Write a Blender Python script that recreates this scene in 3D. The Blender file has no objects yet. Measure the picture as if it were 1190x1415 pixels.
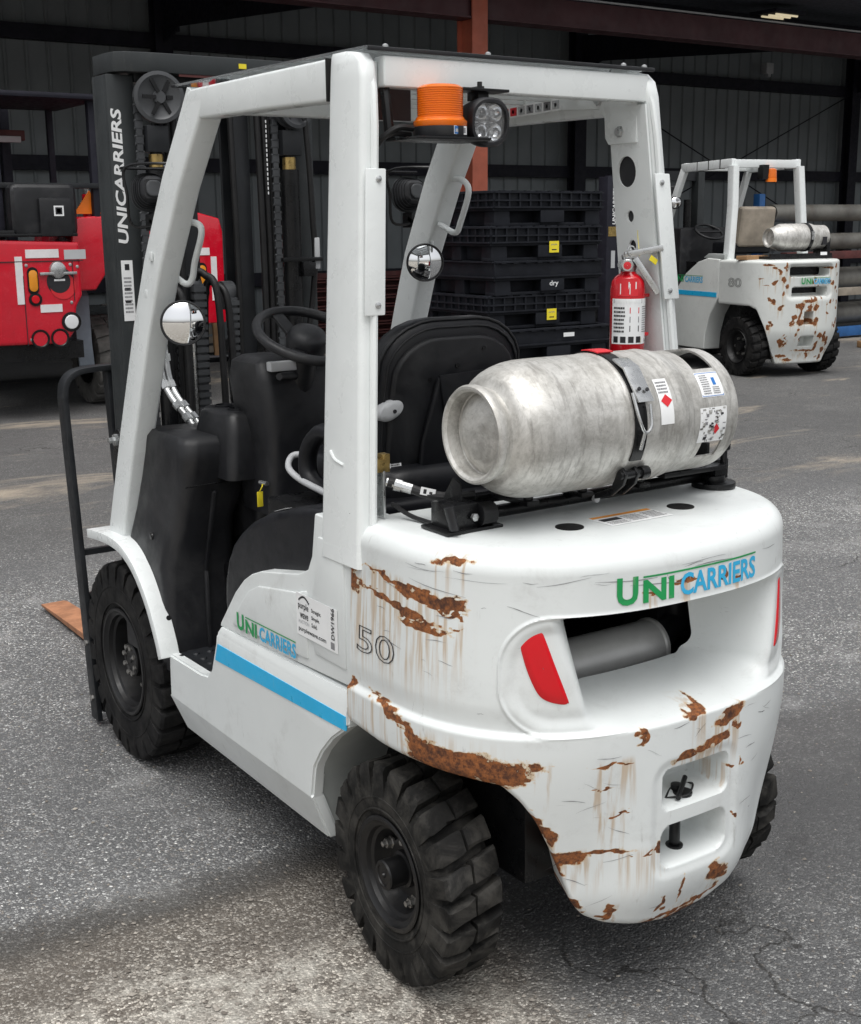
import bpy, bmesh, math, random
import numpy as np
from mathutils import Vector, Matrix, noise
R = math.radians
random.seed(7)
S = bpy.context.scene
COL = S.collection

# ---------------------------------------------------------------- camera
CP = (-1.98275, -2.30236, 1.74485); YAW, PITCH, ROLL, FPX = .596976, -.2228995, -.0094217, 1766.55
fw = Vector((math.sin(YAW)*math.cos(PITCH), math.cos(YAW)*math.cos(PITCH), math.sin(PITCH)))
rt = Vector((math.cos(YAW), -math.sin(YAW), 0)); up = rt.cross(fw)
r2 = rt*math.cos(ROLL)+up*math.sin(ROLL); u2 = up*math.cos(ROLL)-rt*math.sin(ROLL)
cam = bpy.data.objects.new('camera', bpy.data.cameras.new('camera')); COL.objects.link(cam)
cam.matrix_world = Matrix(((r2.x, u2.x, -fw.x, CP[0]), (r2.y, u2.y, -fw.y, CP[1]), (r2.z, u2.z, -fw.z, CP[2]), (0, 0, 0, 1)))
cam.data.sensor_width = 36; cam.data.lens = 36*FPX/1415; cam.data.clip_end = 2000; cam.data.clip_start = .05
S.camera = cam

# ---------------------------------------------------------------- sky, sun, exposure (overcast)
SUN_EL, SUN_AZ = R(72), R(215)
W = bpy.data.worlds.new('World'); S.world = W; W.use_nodes = True
nt = W.node_tree; nt.nodes.clear()
sky = nt.nodes.new('ShaderNodeTexSky'); sky.sky_type = 'NISHITA'; sky.sun_disc = False
sky.sun_elevation = SUN_EL; sky.sun_rotation = SUN_AZ; sky.air_density = 1.0; sky.dust_density = 4.0; sky.ozone_density = 1.0
hs = nt.nodes.new('ShaderNodeHueSaturation'); hs.inputs['Saturation'].default_value = .14     # overcast: nearly colourless
bg = nt.nodes.new('ShaderNodeBackground'); bg.inputs['Strength'].default_value = .125
wo = nt.nodes.new('ShaderNodeOutputWorld')
nt.links.new(sky.outputs[0], hs.inputs['Color']); nt.links.new(hs.outputs[0], bg.inputs['Color']); nt.links.new(bg.outputs[0], wo.inputs['Surface'])
sl = bpy.data.lights.new('sun', 'SUN'); sl.energy = 1.5; sl.angle = R(60); sl.color = (1, .985, .96)
so = bpy.data.objects.new('sun', sl); COL.objects.link(so)
sd = Vector((math.sin(SUN_AZ)*math.cos(SUN_EL), math.cos(SUN_AZ)*math.cos(SUN_EL), math.sin(SUN_EL)))
so.rotation_euler = sd.to_track_quat('Z', 'Y').to_euler()
S.view_settings.view_transform = 'Standard'; S.view_settings.look = 'None'; S.view_settings.gamma = 1
S.view_settings.exposure = 0.48
S.cycles.use_denoising = True
S.cycles.max_bounces = 8

# ---------------------------------------------------------------- materials
def lin(h):
    h = h.lstrip('#'); f = lambda c: c/12.92 if c <= .04045 else ((c+.055)/1.055)**2.4
    return tuple(f(int(h[i:i+2], 16)/255) for i in (0, 2, 4))
MATS = {}
class NT:
    def __init__(s, name):
        s.m = bpy.data.materials.new(name); s.m.use_nodes = True; s.t = s.m.node_tree; s.t.nodes.clear()
        s.out = s.t.nodes.new('ShaderNodeOutputMaterial'); s.b = s.t.nodes.new('ShaderNodeBsdfPrincipled')
        s.t.links.new(s.b.outputs[0], s.out.inputs[0]); MATS[name] = s.m
        s.co = s.t.nodes.new('ShaderNodeTexCoord')
    def n(s, k, **kw):
        x = s.t.nodes.new('ShaderNode'+k)
        for a, v in kw.items():
            if a.startswith('i_'): s.set(x, a[2:].replace('_', ' '), v)
            else: setattr(x, a, v)
        return x
    def set(s, x, i, v):
        i = int(i) if i.isdigit() else i
        if isinstance(v, bpy.types.NodeSocket): s.t.links.new(v, x.inputs[i])
        else: x.inputs[i].default_value = v
    def P(s, **kw):
        for a, v in kw.items():
            if isinstance(v, tuple) and len(v) == 3: v = (*v, 1)
            s.set(s.b, a.replace('_', ' '), v)
    def noise(s, scale, detail=4, rough=.55, vec=None, dist=0):
        x = s.n('TexNoise'); s.set(x, 'Scale', scale); s.set(x, 'Detail', detail); s.set(x, 'Roughness', rough); s.set(x, 'Distortion', dist)
        s.t.links.new(vec or s.co.outputs['Object'], x.inputs['Vector']); return x.outputs['Fac']
    def vor(s, scale, feature='F1', out='Distance', vec=None, rnd=1):
        x = s.n('TexVoronoi', feature=feature); s.set(x, 'Scale', scale); s.set(x, 'Randomness', rnd)
        s.t.links.new(vec or s.co.outputs['Object'], x.inputs['Vector']); return x.outputs[out]
    def map(s, sc, vec=None):
        x = s.n('Mapping'); x.inputs['Scale'].default_value = sc; s.t.links.new(vec or s.co.outputs['Object'], x.inputs['Vector']); return x.outputs[0]
    def ramp(s, v, lo, hi, a=0., b=1.):
        x = s.n('MapRange', interpolation_type='SMOOTHSTEP')
        for k, q in (('Value', v), ('From Min', lo), ('From Max', hi), ('To Min', a), ('To Max', b)): s.set(x, k, q)
        return x.outputs[0]
    def math(s, op, a, b=0., c=0.):
        x = s.n('Math', operation=op); s.set(x, '0', a); s.set(x, '1', b); s.set(x, '2', c); return x.outputs[0]
    def mix(s, f, a, b, mode='MIX'):
        x = s.n('Mix', data_type='RGBA', blend_type=mode)
        s.set(x, '0', f)
        for i, q in ((6, a), (7, b)): s.set(x, str(i), (*q, 1) if isinstance(q, tuple) and len(q) == 3 else q)
        return x.outputs[2]
    def attr(s, name):
        x = s.n('Attribute'); x.attribute_name = name; return x.outputs['Fac']
    def bump(s, h, strength=.3, dist=.002, prev=None):
        x = s.n('Bump'); s.set(x, 'Strength', strength); s.set(x, 'Distance', dist); s.set(x, 'Height', h)
        if prev is not None: s.t.links.new(prev, x.inputs['Normal'])
        return x.outputs[0]

def M(name, col, rough=.5, metal=0., var=.12, vs=7., bump=.0, bs=90., bd=.001, coat=0., dirt=0., dcol=(.05, .045, .04), ds=3., spec=.5, rvar=.12, dt=(.56, .74)):
    """painted / plastic / metal surface with uneven tone, roughness, fine relief and blotchy dirt"""
    if name in MATS: return MATS[name]
    s = NT(name); c = col if not isinstance(col, str) else lin(col)
    n1 = s.noise(vs, 5, .6)
    base = s.mix(s.ramp(n1, .25, .75), tuple(x*(1-var) for x in c), tuple(min(1, x*(1+var)) for x in c))
    if dirt:
        d = s.ramp(s.noise(ds, 8, .68, dist=.6), dt[0], dt[1], 0, dirt)
        base = s.mix(d, base, dcol)
    s.P(Base_Color=base, Metallic=metal, Specular_IOR_Level=spec, Coat_Weight=coat)
    s.P(Roughness=s.ramp(s.noise(vs*2.3, 5, .6), .3, .7, max(.03, rough-rvar), min(1, rough+rvar)))
    if bump: s.P(Normal=s.bump(s.noise(bs, 4, .6), bump, bd))
    return s.m

def paint(name, c, rust=True, dirtcol=(.10, .085, .06), scuff=.5):
    s = NT(name)
    n1 = s.noise(3.1, 5, .6); base = s.mix(s.ramp(n1, .3, .7), tuple(x*.95 for x in c), c)
    # grime film and thin scuffs
    g = s.ramp(s.noise(7., 10, .76, dist=.4), .50, .74, 0, .22*scuff*2); base = s.mix(g, base, (.40, .40, .385))
    g2 = s.ramp(s.noise(1., 8, .7, vec=s.map((34., 34., 11.)), dist=.3), .60, .72, 0, .55*scuff); base = s.mix(s.math('MULTIPLY', g2, s.ramp(s.noise(3.3, 3), .46, .58)), base, (.30, .29, .27))
    st = s.noise(1., 7, .62, vec=s.map((30., 22., 240.)), dist=.2); gate = s.ramp(s.noise(4.2, 3, .5), .53, .66)
    base = s.mix(s.math('MULTIPLY', s.ramp(st, .66, .72, 0, .75*scuff), gate), base, (.16, .15, .14))
    sp = s.ramp(s.vor(42.), .05, .025, 0, .55*scuff); sg = s.ramp(s.noise(5.3, 2), .58, .66)
    base = s.mix(s.math('MULTIPLY', sp, sg), base, (.07, .05, .035))
    rough = s.ramp(s.noise(9., 4), .3, .7, .30, .46)
    if rust:
        fine = s.noise(75., 7, .72); mid = s.noise(20., 6, .66)
        nz = s.math('ADD', s.math('MULTIPLY', fine, .8), s.math('MULTIPLY', mid, .9))
        rv = s.math('ADD', s.attr('rust'), s.math('SUBTRACT', s.math('MULTIPLY', nz, 1.5), 2.27))
        rm = s.ramp(rv, .0, .05); chip = s.ramp(rv, -.10, -.02)
        drip = s.noise(1., 4, .55, vec=s.map((70., 70., 2.4)))
        stn = s.math('MULTIPLY', s.attr('stain'), s.ramp(drip, .44, .64))
        base = s.mix(s.math('MULTIPLY', stn, .62), base, (.42, .26, .11))
        halo = s.ramp(rv, -.30, -.02, 0, .62); base = s.mix(halo, base, (.62, .40, .17))
        base = s.mix(s.math('MULTIPLY', chip, .6), base, (.45, .36, .24))
        rc = s.mix(s.ramp(fine, .35, .65), (.075, .026, .012), (.32, .11, .03))
        rc = s.mix(s.ramp(mid, .5, .72), rc, (.05, .02, .012))
        base = s.mix(rm, base, rc)
        rough = s.mix(rm, rough, (.92, .92, .92))
        h = s.math('ADD', s.math('MULTIPLY', rm, s.math('SUBTRACT', fine, 1.3)), s.math('ADD', s.math('MULTIPLY', s.noise(140., 2), .03), s.math('MULTIPLY', s.noise(22., 3), .25)))
        s.P(Normal=s.bump(h, .6, .0025))
    else:
        s.P(Normal=s.bump(s.noise(60., 3), .06, .001))
    s.P(Base_Color=base, Roughness=rough, Coat_Weight=.12, Coat_Roughness=.15)
    return s.m
WHITE = (.70, .73, .725)
paint('white_paint', WHITE, scuff=.8)
paint('white_paint_worn', (.66, .68, .655), scuff=.8)
M('guard_white', (.72, .75, .745), .34, var=.03, dirt=.12, dcol=(.34, .34, .33), ds=5., coat=.1, bump=.05, bs=70)
M('grey_paint', (.36, .38, .37), .45, var=.08, dirt=.2)
M('black_plastic', (0.0105, 0.0110, 0.0130), .46, var=.35, vs=5, bump=.25, bs=420, bd=.0006, dirt=.5, dcol=(.040, .040, .041), ds=5., spec=0.45, dt=(.46, .70))
M('black_vinyl', (0.0077, 0.0081, 0.0103), .42, var=.25, vs=6, bump=.3, bs=260, bd=.0006, dirt=.25, dcol=(.026, .026, .027), spec=0.36)
M('black_paint', (0.0063, 0.0065, 0.0072), .32, var=.2, bump=.05, bs=120, dirt=.3, dcol=(.028, .026, .025), ds=6, spec=0.35)
M('dark_steel', (0.0144, 0.0160, 0.0184), .45, metal=.1, var=.3, dirt=.45, dcol=(.042, .041, .039), ds=5, bump=.08, bs=80, spec=0.4)
M('mast_face', (0.0263, 0.0300, 0.0315), .5, var=.2, vs=4, dirt=.4, dcol=(.08, .08, .075), ds=7, bump=.08, bs=60, spec=0.35)
M('rubber', (0.0081, 0.0081, 0.0086), .7, var=.35, vs=9, bump=.35, bs=130, bd=.001, dirt=.45, dcol=(.045, .043, .040), ds=10, spec=0.18, dt=(.40, .68))
M('rubber_dusty', (0.0104, 0.0103, 0.0100), .8, var=.35, vs=10, bump=.45, bs=150, bd=.0015, dirt=.6, dcol=(.075, .071, .064), ds=12, spec=0.2, dt=(.40, .68))
M('rubber_pale', (.10, .097, .092), .85, var=.3, vs=9, bump=.3, bs=130, bd=.001, dirt=.5, dcol=(.20, .19, .17), ds=7, spec=.2)
M('rim_black', (0.0072, 0.0072, 0.0077), .42, var=.3, dirt=.45, dcol=(.03, .028, .026), ds=9, bump=.08, bs=90, spec=0.4)
M('bolt_steel', (.42, .41, .39), .38, metal=.9, var=.25, vs=40, dirt=.5, ds=30)
M('zinc', (.55, .56, .56), .3, metal=.9, var=.15, vs=20, dirt=.3, ds=12)
M('brass', (.48, .34, .13), .34, metal=.9, var=.2, vs=30)
M('hose', (0.0108, 0.0108, 0.0114), .5, var=.3, vs=18, spec=0.35)
M('red_paint', (.56, .006, .022), .2, var=.06, coat=.6, dirt=.15, dcol=(.1, .02, .02), ds=4)
M('red_gloss', (.52, .006, .014), .2, var=.05, coat=.5)
M('yellow_sticker', (.80, .66, .03), .5, var=.05)
M('sticker_white', (.80, .81, .81), .45, var=.03, dirt=.12, dcol=(.5, .49, .47), ds=20)
M('sticker_grey', (.45, .46, .47), .45, var=.05)
M('ink_black', (.015, .015, .018), .5, var=.1)
M('ink_grey', (.22, .22, .23), .5, var=.1)
M('ink_red', (.62, .02, .03), .5, var=.1)
M('ink_orange', (.80, .32, .03), .5, var=.1)
M('ink_blue', (.02, .16, .48), .5, var=.1)
M('logo_green', (.015, .30, .085), .42, var=.10, dirt=.3, dcol=(.55, .5, .4), ds=26)
M('logo_blue', (.035, .42, .72), .42, var=.08, dirt=.25, dcol=(.6, .6, .55), ds=26)
M('stripe_blue', (.02, .42, .74), .36, var=.05, dirt=.12, dcol=(.5, .52, .5), ds=22)
M('white_text', (.76, .77, .77), .5, var=.05, dirt=.15, dcol=(.2, .2, .2), ds=30)
M('reflector_white', (.72, .70, .70), .35, var=.08, dirt=.2, dcol=(.5, .4, .4), ds=14)
M('fork_orange', (.36, .165, .085), .7, var=.25, vs=16, dirt=.6, dcol=(.16, .07, .04), ds=10, bump=.2, bs=70)
M('wood', (.33, .19, .09), .75, var=.3, vs=4, bump=.2, bs=40, dirt=.3, dcol=(.16, .1, .06))
M('wood_grey', (.30, .26, .21), .8, var=.3, vs=4, bump=.2, bs=40)
M('column_red', (.46, .12, .07), .6, var=.18, vs=3, dirt=.35, dcol=(.22, .07, .045), ds=3)
M('beam_maroon', (.065, .022, .026), .6, var=.2, vs=2)
M('frame_dark', (0.0176, 0.0176, 0.0256), .6, var=.2, spec=0.2)
M('wall_sheet', (.20, .222, .232), .55, var=.10, vs=1.2, dirt=.3, dcol=(.17, .18, .18), ds=.9)
M('roof_sheet', (.05, .055, .07), .6, var=.1)
M('pallet_black', (0.0165, 0.0180, 0.0225), .55, var=.3, vs=5, bump=.1, bs=60, dirt=.3, dcol=(.05, .05, .05), ds=7, spec=0.12)
M('pipe_grey', (.16, .155, .14), .55, metal=.3, var=.3, vs=3, dirt=.5, dcol=(.1, .07, .05), ds=2)
M('rack_blue', (.02, .10, .28), .5, var=.2)
M('rack_red', (.09, .022, .02), .6, var=.3, vs=6, dirt=.3)
M('visor_brown', (.055, .03, .028), .45, var=.15)
M('fender_grey', (.19, .22, .26), .55, var=.15, dirt=.3)
M('muffler_steel', (.52, .52, .51), .34, metal=.25, var=.04, vs=30, rvar=.02)
M('sheave_grey', (.045, .048, .052), .5, var=.25, dirt=.4, dcol=(.09, .088, .084), ds=8)
M('leaf_dry', (.42, .34, .2), .8, var=.2)

def tank_mat():
    s = NT('tank_aluminium'); o = s.co.outputs['Object']
    n = s.noise(11., 9, .75, dist=.3); f = s.noise(90., 6, .75)
    base = s.mix(s.ramp(n, .35, .7), (.66, .65, .62), (.36, .35, .325))
    sc = s.noise(1., 6, .6, vec=s.map((220., 18., 18.))); base = s.mix(s.ramp(sc, .58, .72, 0, .55), base, (.22, .215, .20))
    sm = s.noise(1., 6, .65, vec=s.map((60., 13., 13.)), dist=.25); base = s.mix(s.ramp(sm, .50, .66, 0, .6), base, (.28, .27, .25))
    sp = s.ramp(s.vor(120.), .12, .05, 0, .8); base = s.mix(s.math('MULTIPLY', sp, s.ramp(s.noise(8., 3), .45, .58)), base, (.10, .095, .085)); base = s.mix(s.ramp(f, .55, .75, 0, .45), base, (.17, .165, .15))
    s.P(Base_Color=base, Metallic=.6, Roughness=s.ramp(n, .3, .75, .46, .62), Normal=s.bump(s.math('ADD', s.math('MULTIPLY', f, .4), n), .12, .002))
tank_mat()
def glassy(name, col, rough=.1, trans=.0, ior=1.45, emit=None, es=0., alpha=1.):
    s = NT(name); n = s.noise(12., 3); s.P(Base_Color=s.mix(n, tuple(c*.9 for c in col), col), Roughness=rough, Transmission_Weight=trans, IOR=ior, Coat_Weight=.3, Alpha=alpha)
    if emit: s.P(Emission_Color=emit, Emission_Strength=es)
    return s.m
glassy('amber_lens', (1., .21, .008), .16, .25)
glassy('amber_core', (.95, .22, .012), .35)
glassy('tail_red', (.62, .004, .012), .12)
glassy('amber_flat', (.75, .28, .02), .2)
glassy('lamp_clear', (.75, .77, .78), .08, .0)
glassy('led_glass', (.93, .94, .95), .03, .9)
glassy('acrylic', (.50, .52, .53), .06, .75, 1.3)
def chrome(name, col, rough):
    s = NT(name); n = s.noise(30., 3); s.P(Base_Color=s.mix(n, tuple(c*.96 for c in col), col), Metallic=1., Roughness=rough); return s.m
chrome('mirror_glass', (.90, .91, .92), .015); chrome('reflector_chrome', (.85, .86, .87), .12)

def asphalt():
    s = NT('asphalt'); o = s.co.outputs['Object']
    warp = s.n('VectorMath', operation='ADD'); wn = s.n('TexNoise'); s.set(wn, 'Scale', 70.); s.t.links.new(o, wn.inputs['Vector'])
    wsc = s.n('VectorMath', operation='SCALE'); s.t.links.new(wn.outputs['Color'], wsc.inputs[0]); wsc.inputs['Scale'].default_value = .006
    s.t.links.new(o, warp.inputs[0]); s.t.links.new(wsc.outputs[0], warp.inputs[1]); wv = warp.outputs[0]
    cell = s.vor(125., out='Color', vec=wv); sep = s.n('SeparateColor'); s.t.links.new(cell, sep.inputs[0])
    cr, cg = sep.outputs[0], sep.outputs[1]
    edge = s.vor(125., 'DISTANCE_TO_EDGE', vec=wv); dist = s.vor(125., vec=wv); cell2 = s.vor(260., out='Color'); sep2 = s.n('SeparateColor'); s.t.links.new(cell2, sep2.inputs[0])
    fine = s.noise(420., 3, .6); big = s.noise(.55, 6, .62, dist=.4); mid = s.noise(2.6, 6, .65)
    stone = s.mix(s.ramp(cr, .40, 1.), (.085, .085, .086), (.31, .308, .302))
    stone = s.mix(s.ramp(cr, .955, .985), stone, (.55, .545, .53))
    stone = s.mix(s.ramp(cg, .86, .97, 0, .4), stone, (.24, .20, .16))
    stone = s.mix(s.ramp(sep2.outputs[0], .2, 1., 0, .3), stone, (.05, .05, .051))
    tar = (.05, .05, .051)
    base = s.mix(s.ramp(edge, .02, .16), tar, stone)
    base = s.mix(s.ramp(fine, .55, .75, 0, .4), base, (.32, .318, .31))
    # worn (pale) and damp (dark) areas with shapes of their own
    base = s.mix(s.ramp(big, .36, .60, .60, 0.), base, (.070, .070, .072))
    base = s.mix(s.ramp(mid, .50, .75, 0, .30), base, (.30, .297, .29))
    sx = s.n('SeparateXYZ'); s.t.links.new(o, sx.inputs[0]); X, Y = sx.outputs[0], sx.outputs[1]
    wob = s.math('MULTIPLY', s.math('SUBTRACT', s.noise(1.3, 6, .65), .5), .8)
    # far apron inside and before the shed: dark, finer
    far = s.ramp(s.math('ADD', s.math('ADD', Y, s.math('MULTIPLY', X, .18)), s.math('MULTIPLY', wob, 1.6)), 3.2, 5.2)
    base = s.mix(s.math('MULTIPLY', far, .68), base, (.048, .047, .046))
    sand = s.ramp(s.noise(.8, 6, .66, vec=s.map((.7, 1.6, 1.)), dist=.5), .54, .70, 0, .55)
    base = s.mix(s.math('MULTIPLY', far, sand), base, (.30, .25, .19))
    # broken, dusty brown patch beside the rear wheel
    q = s.math('ADD', Y, s.math('MULTIPLY', X, .07)); q = s.math('ADD', q, s.math('MULTIPLY', wob, .35))
    pm = s.math('MULTIPLY', s.ramp(q, .60, .52), s.ramp(s.math('ADD', X, wob), -.05, -.45)); pale = s.ramp(s.math('ADD', q, s.math('MULTIPLY', wob, .9)), .36, .20)
    brown = s.mix(s.ramp(cr, .2, 1.), (.085, .072, .058), (.40, .365, .315))
    brown = s.mix(s.ramp(edge, .0, .13), (.06, .047, .036), brown)
    brown = s.mix(s.ramp(s.noise(3.4, 6, .7), .38, .60), s.mix(.5, brown, (.085, .068, .052)), brown)
    brown = s.mix(pale, s.mix(.62, brown, (.058, .048, .038)), brown)
    base = s.mix(s.math('MULTIPLY', pm, .72), base, brown)
    base = s.mix(s.math('MULTIPLY', s.math('MULTIPLY', pm, pale), s.ramp(s.noise(5., 6, .7), .40, .62, 0, .55)), base, (.33, .315, .285))
    dampline = s.math('MULTIPLY', s.ramp(q, .72, .60), s.ramp(q, .44, .56)); dampline = s.math('MULTIPLY', dampline, s.ramp(s.math('ADD', X, wob), .1, -.4))
    base = s.mix(s.math('MULTIPLY', dampline, .75), base, (.035, .032, .029))
    # damp band to the right of the truck
    b2 = s.math('ADD', s.math('ADD', Y, s.math('MULTIPLY', X, .22)), s.math('MULTIPLY', wob, .5))
    band = s.math('MULTIPLY', s.math('MULTIPLY', s.ramp(b2, .98, .78), s.ramp(b2, -.6, .45)), s.ramp(X, .4, .9))
    base = s.mix(s.math('MULTIPLY', band, .6), base, (.048, .046, .046))
    wet = s.math('MULTIPLY', s.ramp(s.math('ADD', X, s.math('MULTIPLY', wob, .8)), -.45, .05), s.ramp(s.math('ADD', b2, s.math('MULTIPLY', wob, .4)), .75, .35))
    base = s.mix(s.math('MULTIPLY', wet, .55), base, (.040, .040, .041))
    rough = s.ramp(mid, .3, .7, .68, .9)
    h = s.math('ADD', s.math('MULTIPLY', s.ramp(dist, .75, .0), .9), s.math('MULTIPLY', fine, .35)); h = s.math('ADD', h, s.math('ADD', s.math('MULTIPLY', cg, .8), s.math('MULTIPLY', sep2.outputs[1], .35)))
    # cracks and crumbled joints
    cw_ = s.n('VectorMath', operation='ADD'); cn = s.n('TexNoise'); s.set(cn, 'Scale', 2.2); s.set(cn, 'Detail', 6.); s.t.links.new(o, cn.inputs['Vector']); cs_ = s.n('VectorMath', operation='SCALE'); s.t.links.new(cn.outputs['Color'], cs_.inputs[0]); cs_.inputs['Scale'].default_value = .7; s.t.links.new(o, cw_.inputs[0]); s.t.links.new(cs_.outputs[0], cw_.inputs[1])
    crk = s.math('MULTIPLY', s.ramp(s.vor(.75, 'DISTANCE_TO_EDGE', vec=cw_.outputs[0]), .005, .0012), s.ramp(s.noise(.7, 3), .52, .60))
    base = s.mix(s.math('MULTIPLY', crk, .7), base, (.012, .011, .010))
    oil = s.ramp(s.noise(1.9, 4, .6), .66, .74, 0, .45); base = s.mix(oil, base, (.035, .034, .034))
    base = s.mix(1., base, (1.95, 1.96, 1.95), 'MULTIPLY')
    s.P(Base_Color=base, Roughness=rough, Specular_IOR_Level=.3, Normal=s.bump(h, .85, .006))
asphalt()
def stones():
    s = NT('gravel_stone'); oi = s.n('ObjectInfo'); g = s.n('NewGeometry')
    rp = g.outputs['Random Per Island']
    s.P(Base_Color=s.mix(s.ramp(rp, 0, 1), (.12, .105, .09), (.36, .33, .29)), Roughness=.9, Normal=s.bump(s.noise(200., 3), .4, .002))
stones()

# ---------------------------------------------------------------- mesh helpers
def rotm(rx=0, ry=0, rz=0):
    return np.array((Matrix.Rotation(R(rz), 3, 'Z') @ Matrix.Rotation(R(ry), 3, 'Y') @ Matrix.Rotation(R(rx), 3, 'X')))
def basis(d):
    d = np.array(d, float); d /= np.linalg.norm(d); a = np.array((0, 0, 1.)) if abs(d[2]) < .9 else np.array((1., 0, 0))
    u = np.cross(a, d); u /= np.linalg.norm(u); return d, u, np.cross(d, u)
class MB:
    def __init__(s): s.v = []; s.f = []; s.m = []; s.off = 0
    def add(s, V, F, mat=0):
        o = s.off; s.v.append(np.asarray(V, float).reshape(-1, 3)); s.off += len(s.v[-1])
        s.f += [tuple(i+o for i in q) for q in F]; s.m += [mat]*len(F); return s
    def box(s, c, d, rot=None, mat=0, taper=1.):
        V = np.array([(x, y, z) for z in (-.5, .5) for y in (-.5, .5) for x in (-.5, .5)])*np.array(d)
        V[4:, :2] *= taper
        if rot is not None: V = V @ np.asarray(rot).T
        return s.add(V+np.array(c), [(0, 2, 3, 1), (4, 5, 7, 6), (0, 1, 5, 4), (2, 6, 7, 3), (0, 4, 6, 2), (1, 3, 7, 5)], mat)
    def bar(s, a, b, w, h, upv=(0, 0, 1), mat=0):
        a = np.array(a, float); b = np.array(b, float); d = b-a; L = np.linalg.norm(d); d /= L
        u = np.cross(np.array(upv, float), d); u /= np.linalg.norm(u); v = np.cross(d, u)
        return s.box((a+b)/2, (L, w, h), np.stack([d, u, v], 1), mat)
    def loft(s, rings, closed=True, caps=True, mat=0):
        n = len(rings[0]); V = np.concatenate([np.asarray(r, float) for r in rings]); F = []
        for i in range(len(rings)-1):
            for j in range(n if closed else n-1):
                k = (j+1) % n; F.append((i*n+j, i*n+k, (i+1)*n+k, (i+1)*n+j))
        if caps: F.append(tuple(range(n-1, -1, -1))); F.append(tuple(range((len(rings)-1)*n, len(rings)*n)))
        return s.add(V, F, mat)
    def lathe(s, prof, p0=(0, 0, 0), ax=(0, 0, 1), n=24, caps=True, mat=0):
        d, u, v = basis(ax); th = np.arange(n)*2*np.pi/n; p0 = np.array(p0, float)
        ring = np.cos(th)[:, None]*u+np.sin(th)[:, None]*v
        return s.loft([p0+d*t+ring*max(r, 1e-5) for t, r in prof], True, caps, mat)
    def cyl(s, a, b, r, r1=None, n=16, mat=0):
        a = np.array(a, float); b = np.array(b, float); L = np.linalg.norm(b-a)
        return s.lathe([(0, r), (L, r if r1 is None else r1)], a, b-a, n, True, mat)
    def tube(s, pts, r, n=8, closed=False, mat=0, flat=1.):
        P = [np.array(p, float) for p in pts]; rings = []; N = len(P); u0 = None
        th = np.arange(n)*2*np.pi/n
        for i, p in enumerate(P):
            if closed: d = P[(i+1) % N]-P[i-1]
            else: d = P[min(i+1, N-1)]-P[max(i-1, 0)]
            d = d/np.linalg.norm(d)
            if u0 is None: _, u0, _ = basis(d)
            u0 = u0-d*np.dot(u0, d); u0 /= np.linalg.norm(u0); v = np.cross(d, u0)
            rr = r[i] if hasattr(r, '__len__') else r
            rings.append(p+rr*(np.cos(th)[:, None]*u0+np.sin(th)[:, None]*v*flat))
        if closed: rings.append(rings[0])
        return s.loft(rings, True, not closed, mat)
    def prism(s, poly, axis, lo, hi, mat=0):
        n = len(poly); ix = [i for i in range(3) if i != axis]; V = np.zeros((2*n, 3))
        for k, val in ((0, lo), (1, hi)):
            V[k*n:(k+1)*n, ix] = poly; V[k*n:(k+1)*n, axis] = val
        a = 0.
        for i in range(n): x0, y0 = poly[i-1]; x1, y1 = poly[i]; a += x0*y1-x1*y0
        F = [tuple(range(n)), tuple(range(2*n-1, n-1, -1))]+[(i, n+i, n+(i+1) % n, (i+1) % n) for i in range(n)]
        return s.add(V, F, mat)
    def xf(s, fn):
        s.v = [np.array([fn(p) for p in a]) for a in s.v]; return s
    def mesh(s, name, mats, bevel=0., seg=2, angle=32., smooth=True, fix=True, limit=None):
        me = bpy.data.meshes.new(name); V = np.concatenate(s.v)
        me.from_pydata(V.tolist(), [], s.f); me.polygons.foreach_set('material_index', s.m)
        for m in (mats if isinstance(mats, (list, tuple)) else [mats]): me.materials.append(MATS[m])
        if fix or bevel:
            bm = bmesh.new(); bm.from_mesh(me)
            if fix: bmesh.ops.recalc_face_normals(bm, faces=bm.faces)
            if bevel:
                ed = [e for e in bm.edges if len(e.link_faces) == 2 and e.calc_face_angle(0) > R(28) and e.calc_length() > bevel*.6]
                bmesh.ops.bevel(bm, geom=ed, offset=bevel, segments=seg, profile=.6, affect='EDGES', clamp_overlap=True)
            bm.to_mesh(me); bm.free()
        if smooth: me.shade_smooth(); me.set_sharp_from_angle(angle=R(angle))
        return me
    def obj(s, name, mats, parent=None, loc=None, **kw): return link(name, s.mesh(name, mats, **kw), parent, loc)
def link(name, me, parent=None, loc=None, rot=None):
    o = bpy.data.objects.new(name, me); COL.objects.link(o)
    if parent is not None: o.parent = parent
    if loc is not None: o.location = loc
    if rot is not None: o.rotation_euler = rot
    return o
def tag(o, label, cat, group=None, kind=None):
    if label: o['label'] = label
    if cat: o['category'] = cat
    if group: o['group'] = group
    if kind: o['kind'] = kind
    return o
def thing(name, label, cat, loc=(0, 0, 0), rz=0., group=None):
    o = bpy.data.objects.new(name, None); COL.objects.link(o); o.location = loc; o.rotation_euler = (0, 0, rz); o.empty_display_size = .1
    return tag(o, label, cat, group)
def dup(o, parent=None, loc=None):
    c = o.copy(); COL.objects.link(c); c.parent = parent
    if loc is not None: c.location = loc
    for ch in list(o.children): dup(ch, c)
    return c
def arc(cx, cy, r, a0, a1, n): return [(cx+r*math.cos(R(a0+(a1-a0)*i/n)), cy+r*math.sin(R(a0+(a1-a0)*i/n))) for i in range(n+1)]
def rpoly(w, h, r, n=5):
    o = []
    for cx, cy, a in ((w/2-r, h/2-r, 0), (-w/2+r, h/2-r, 90), (-w/2+r, -h/2+r, 180), (w/2-r, -h/2+r, 270)): o += arc(cx, cy, r, a, a+90, n)
    return o
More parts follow.
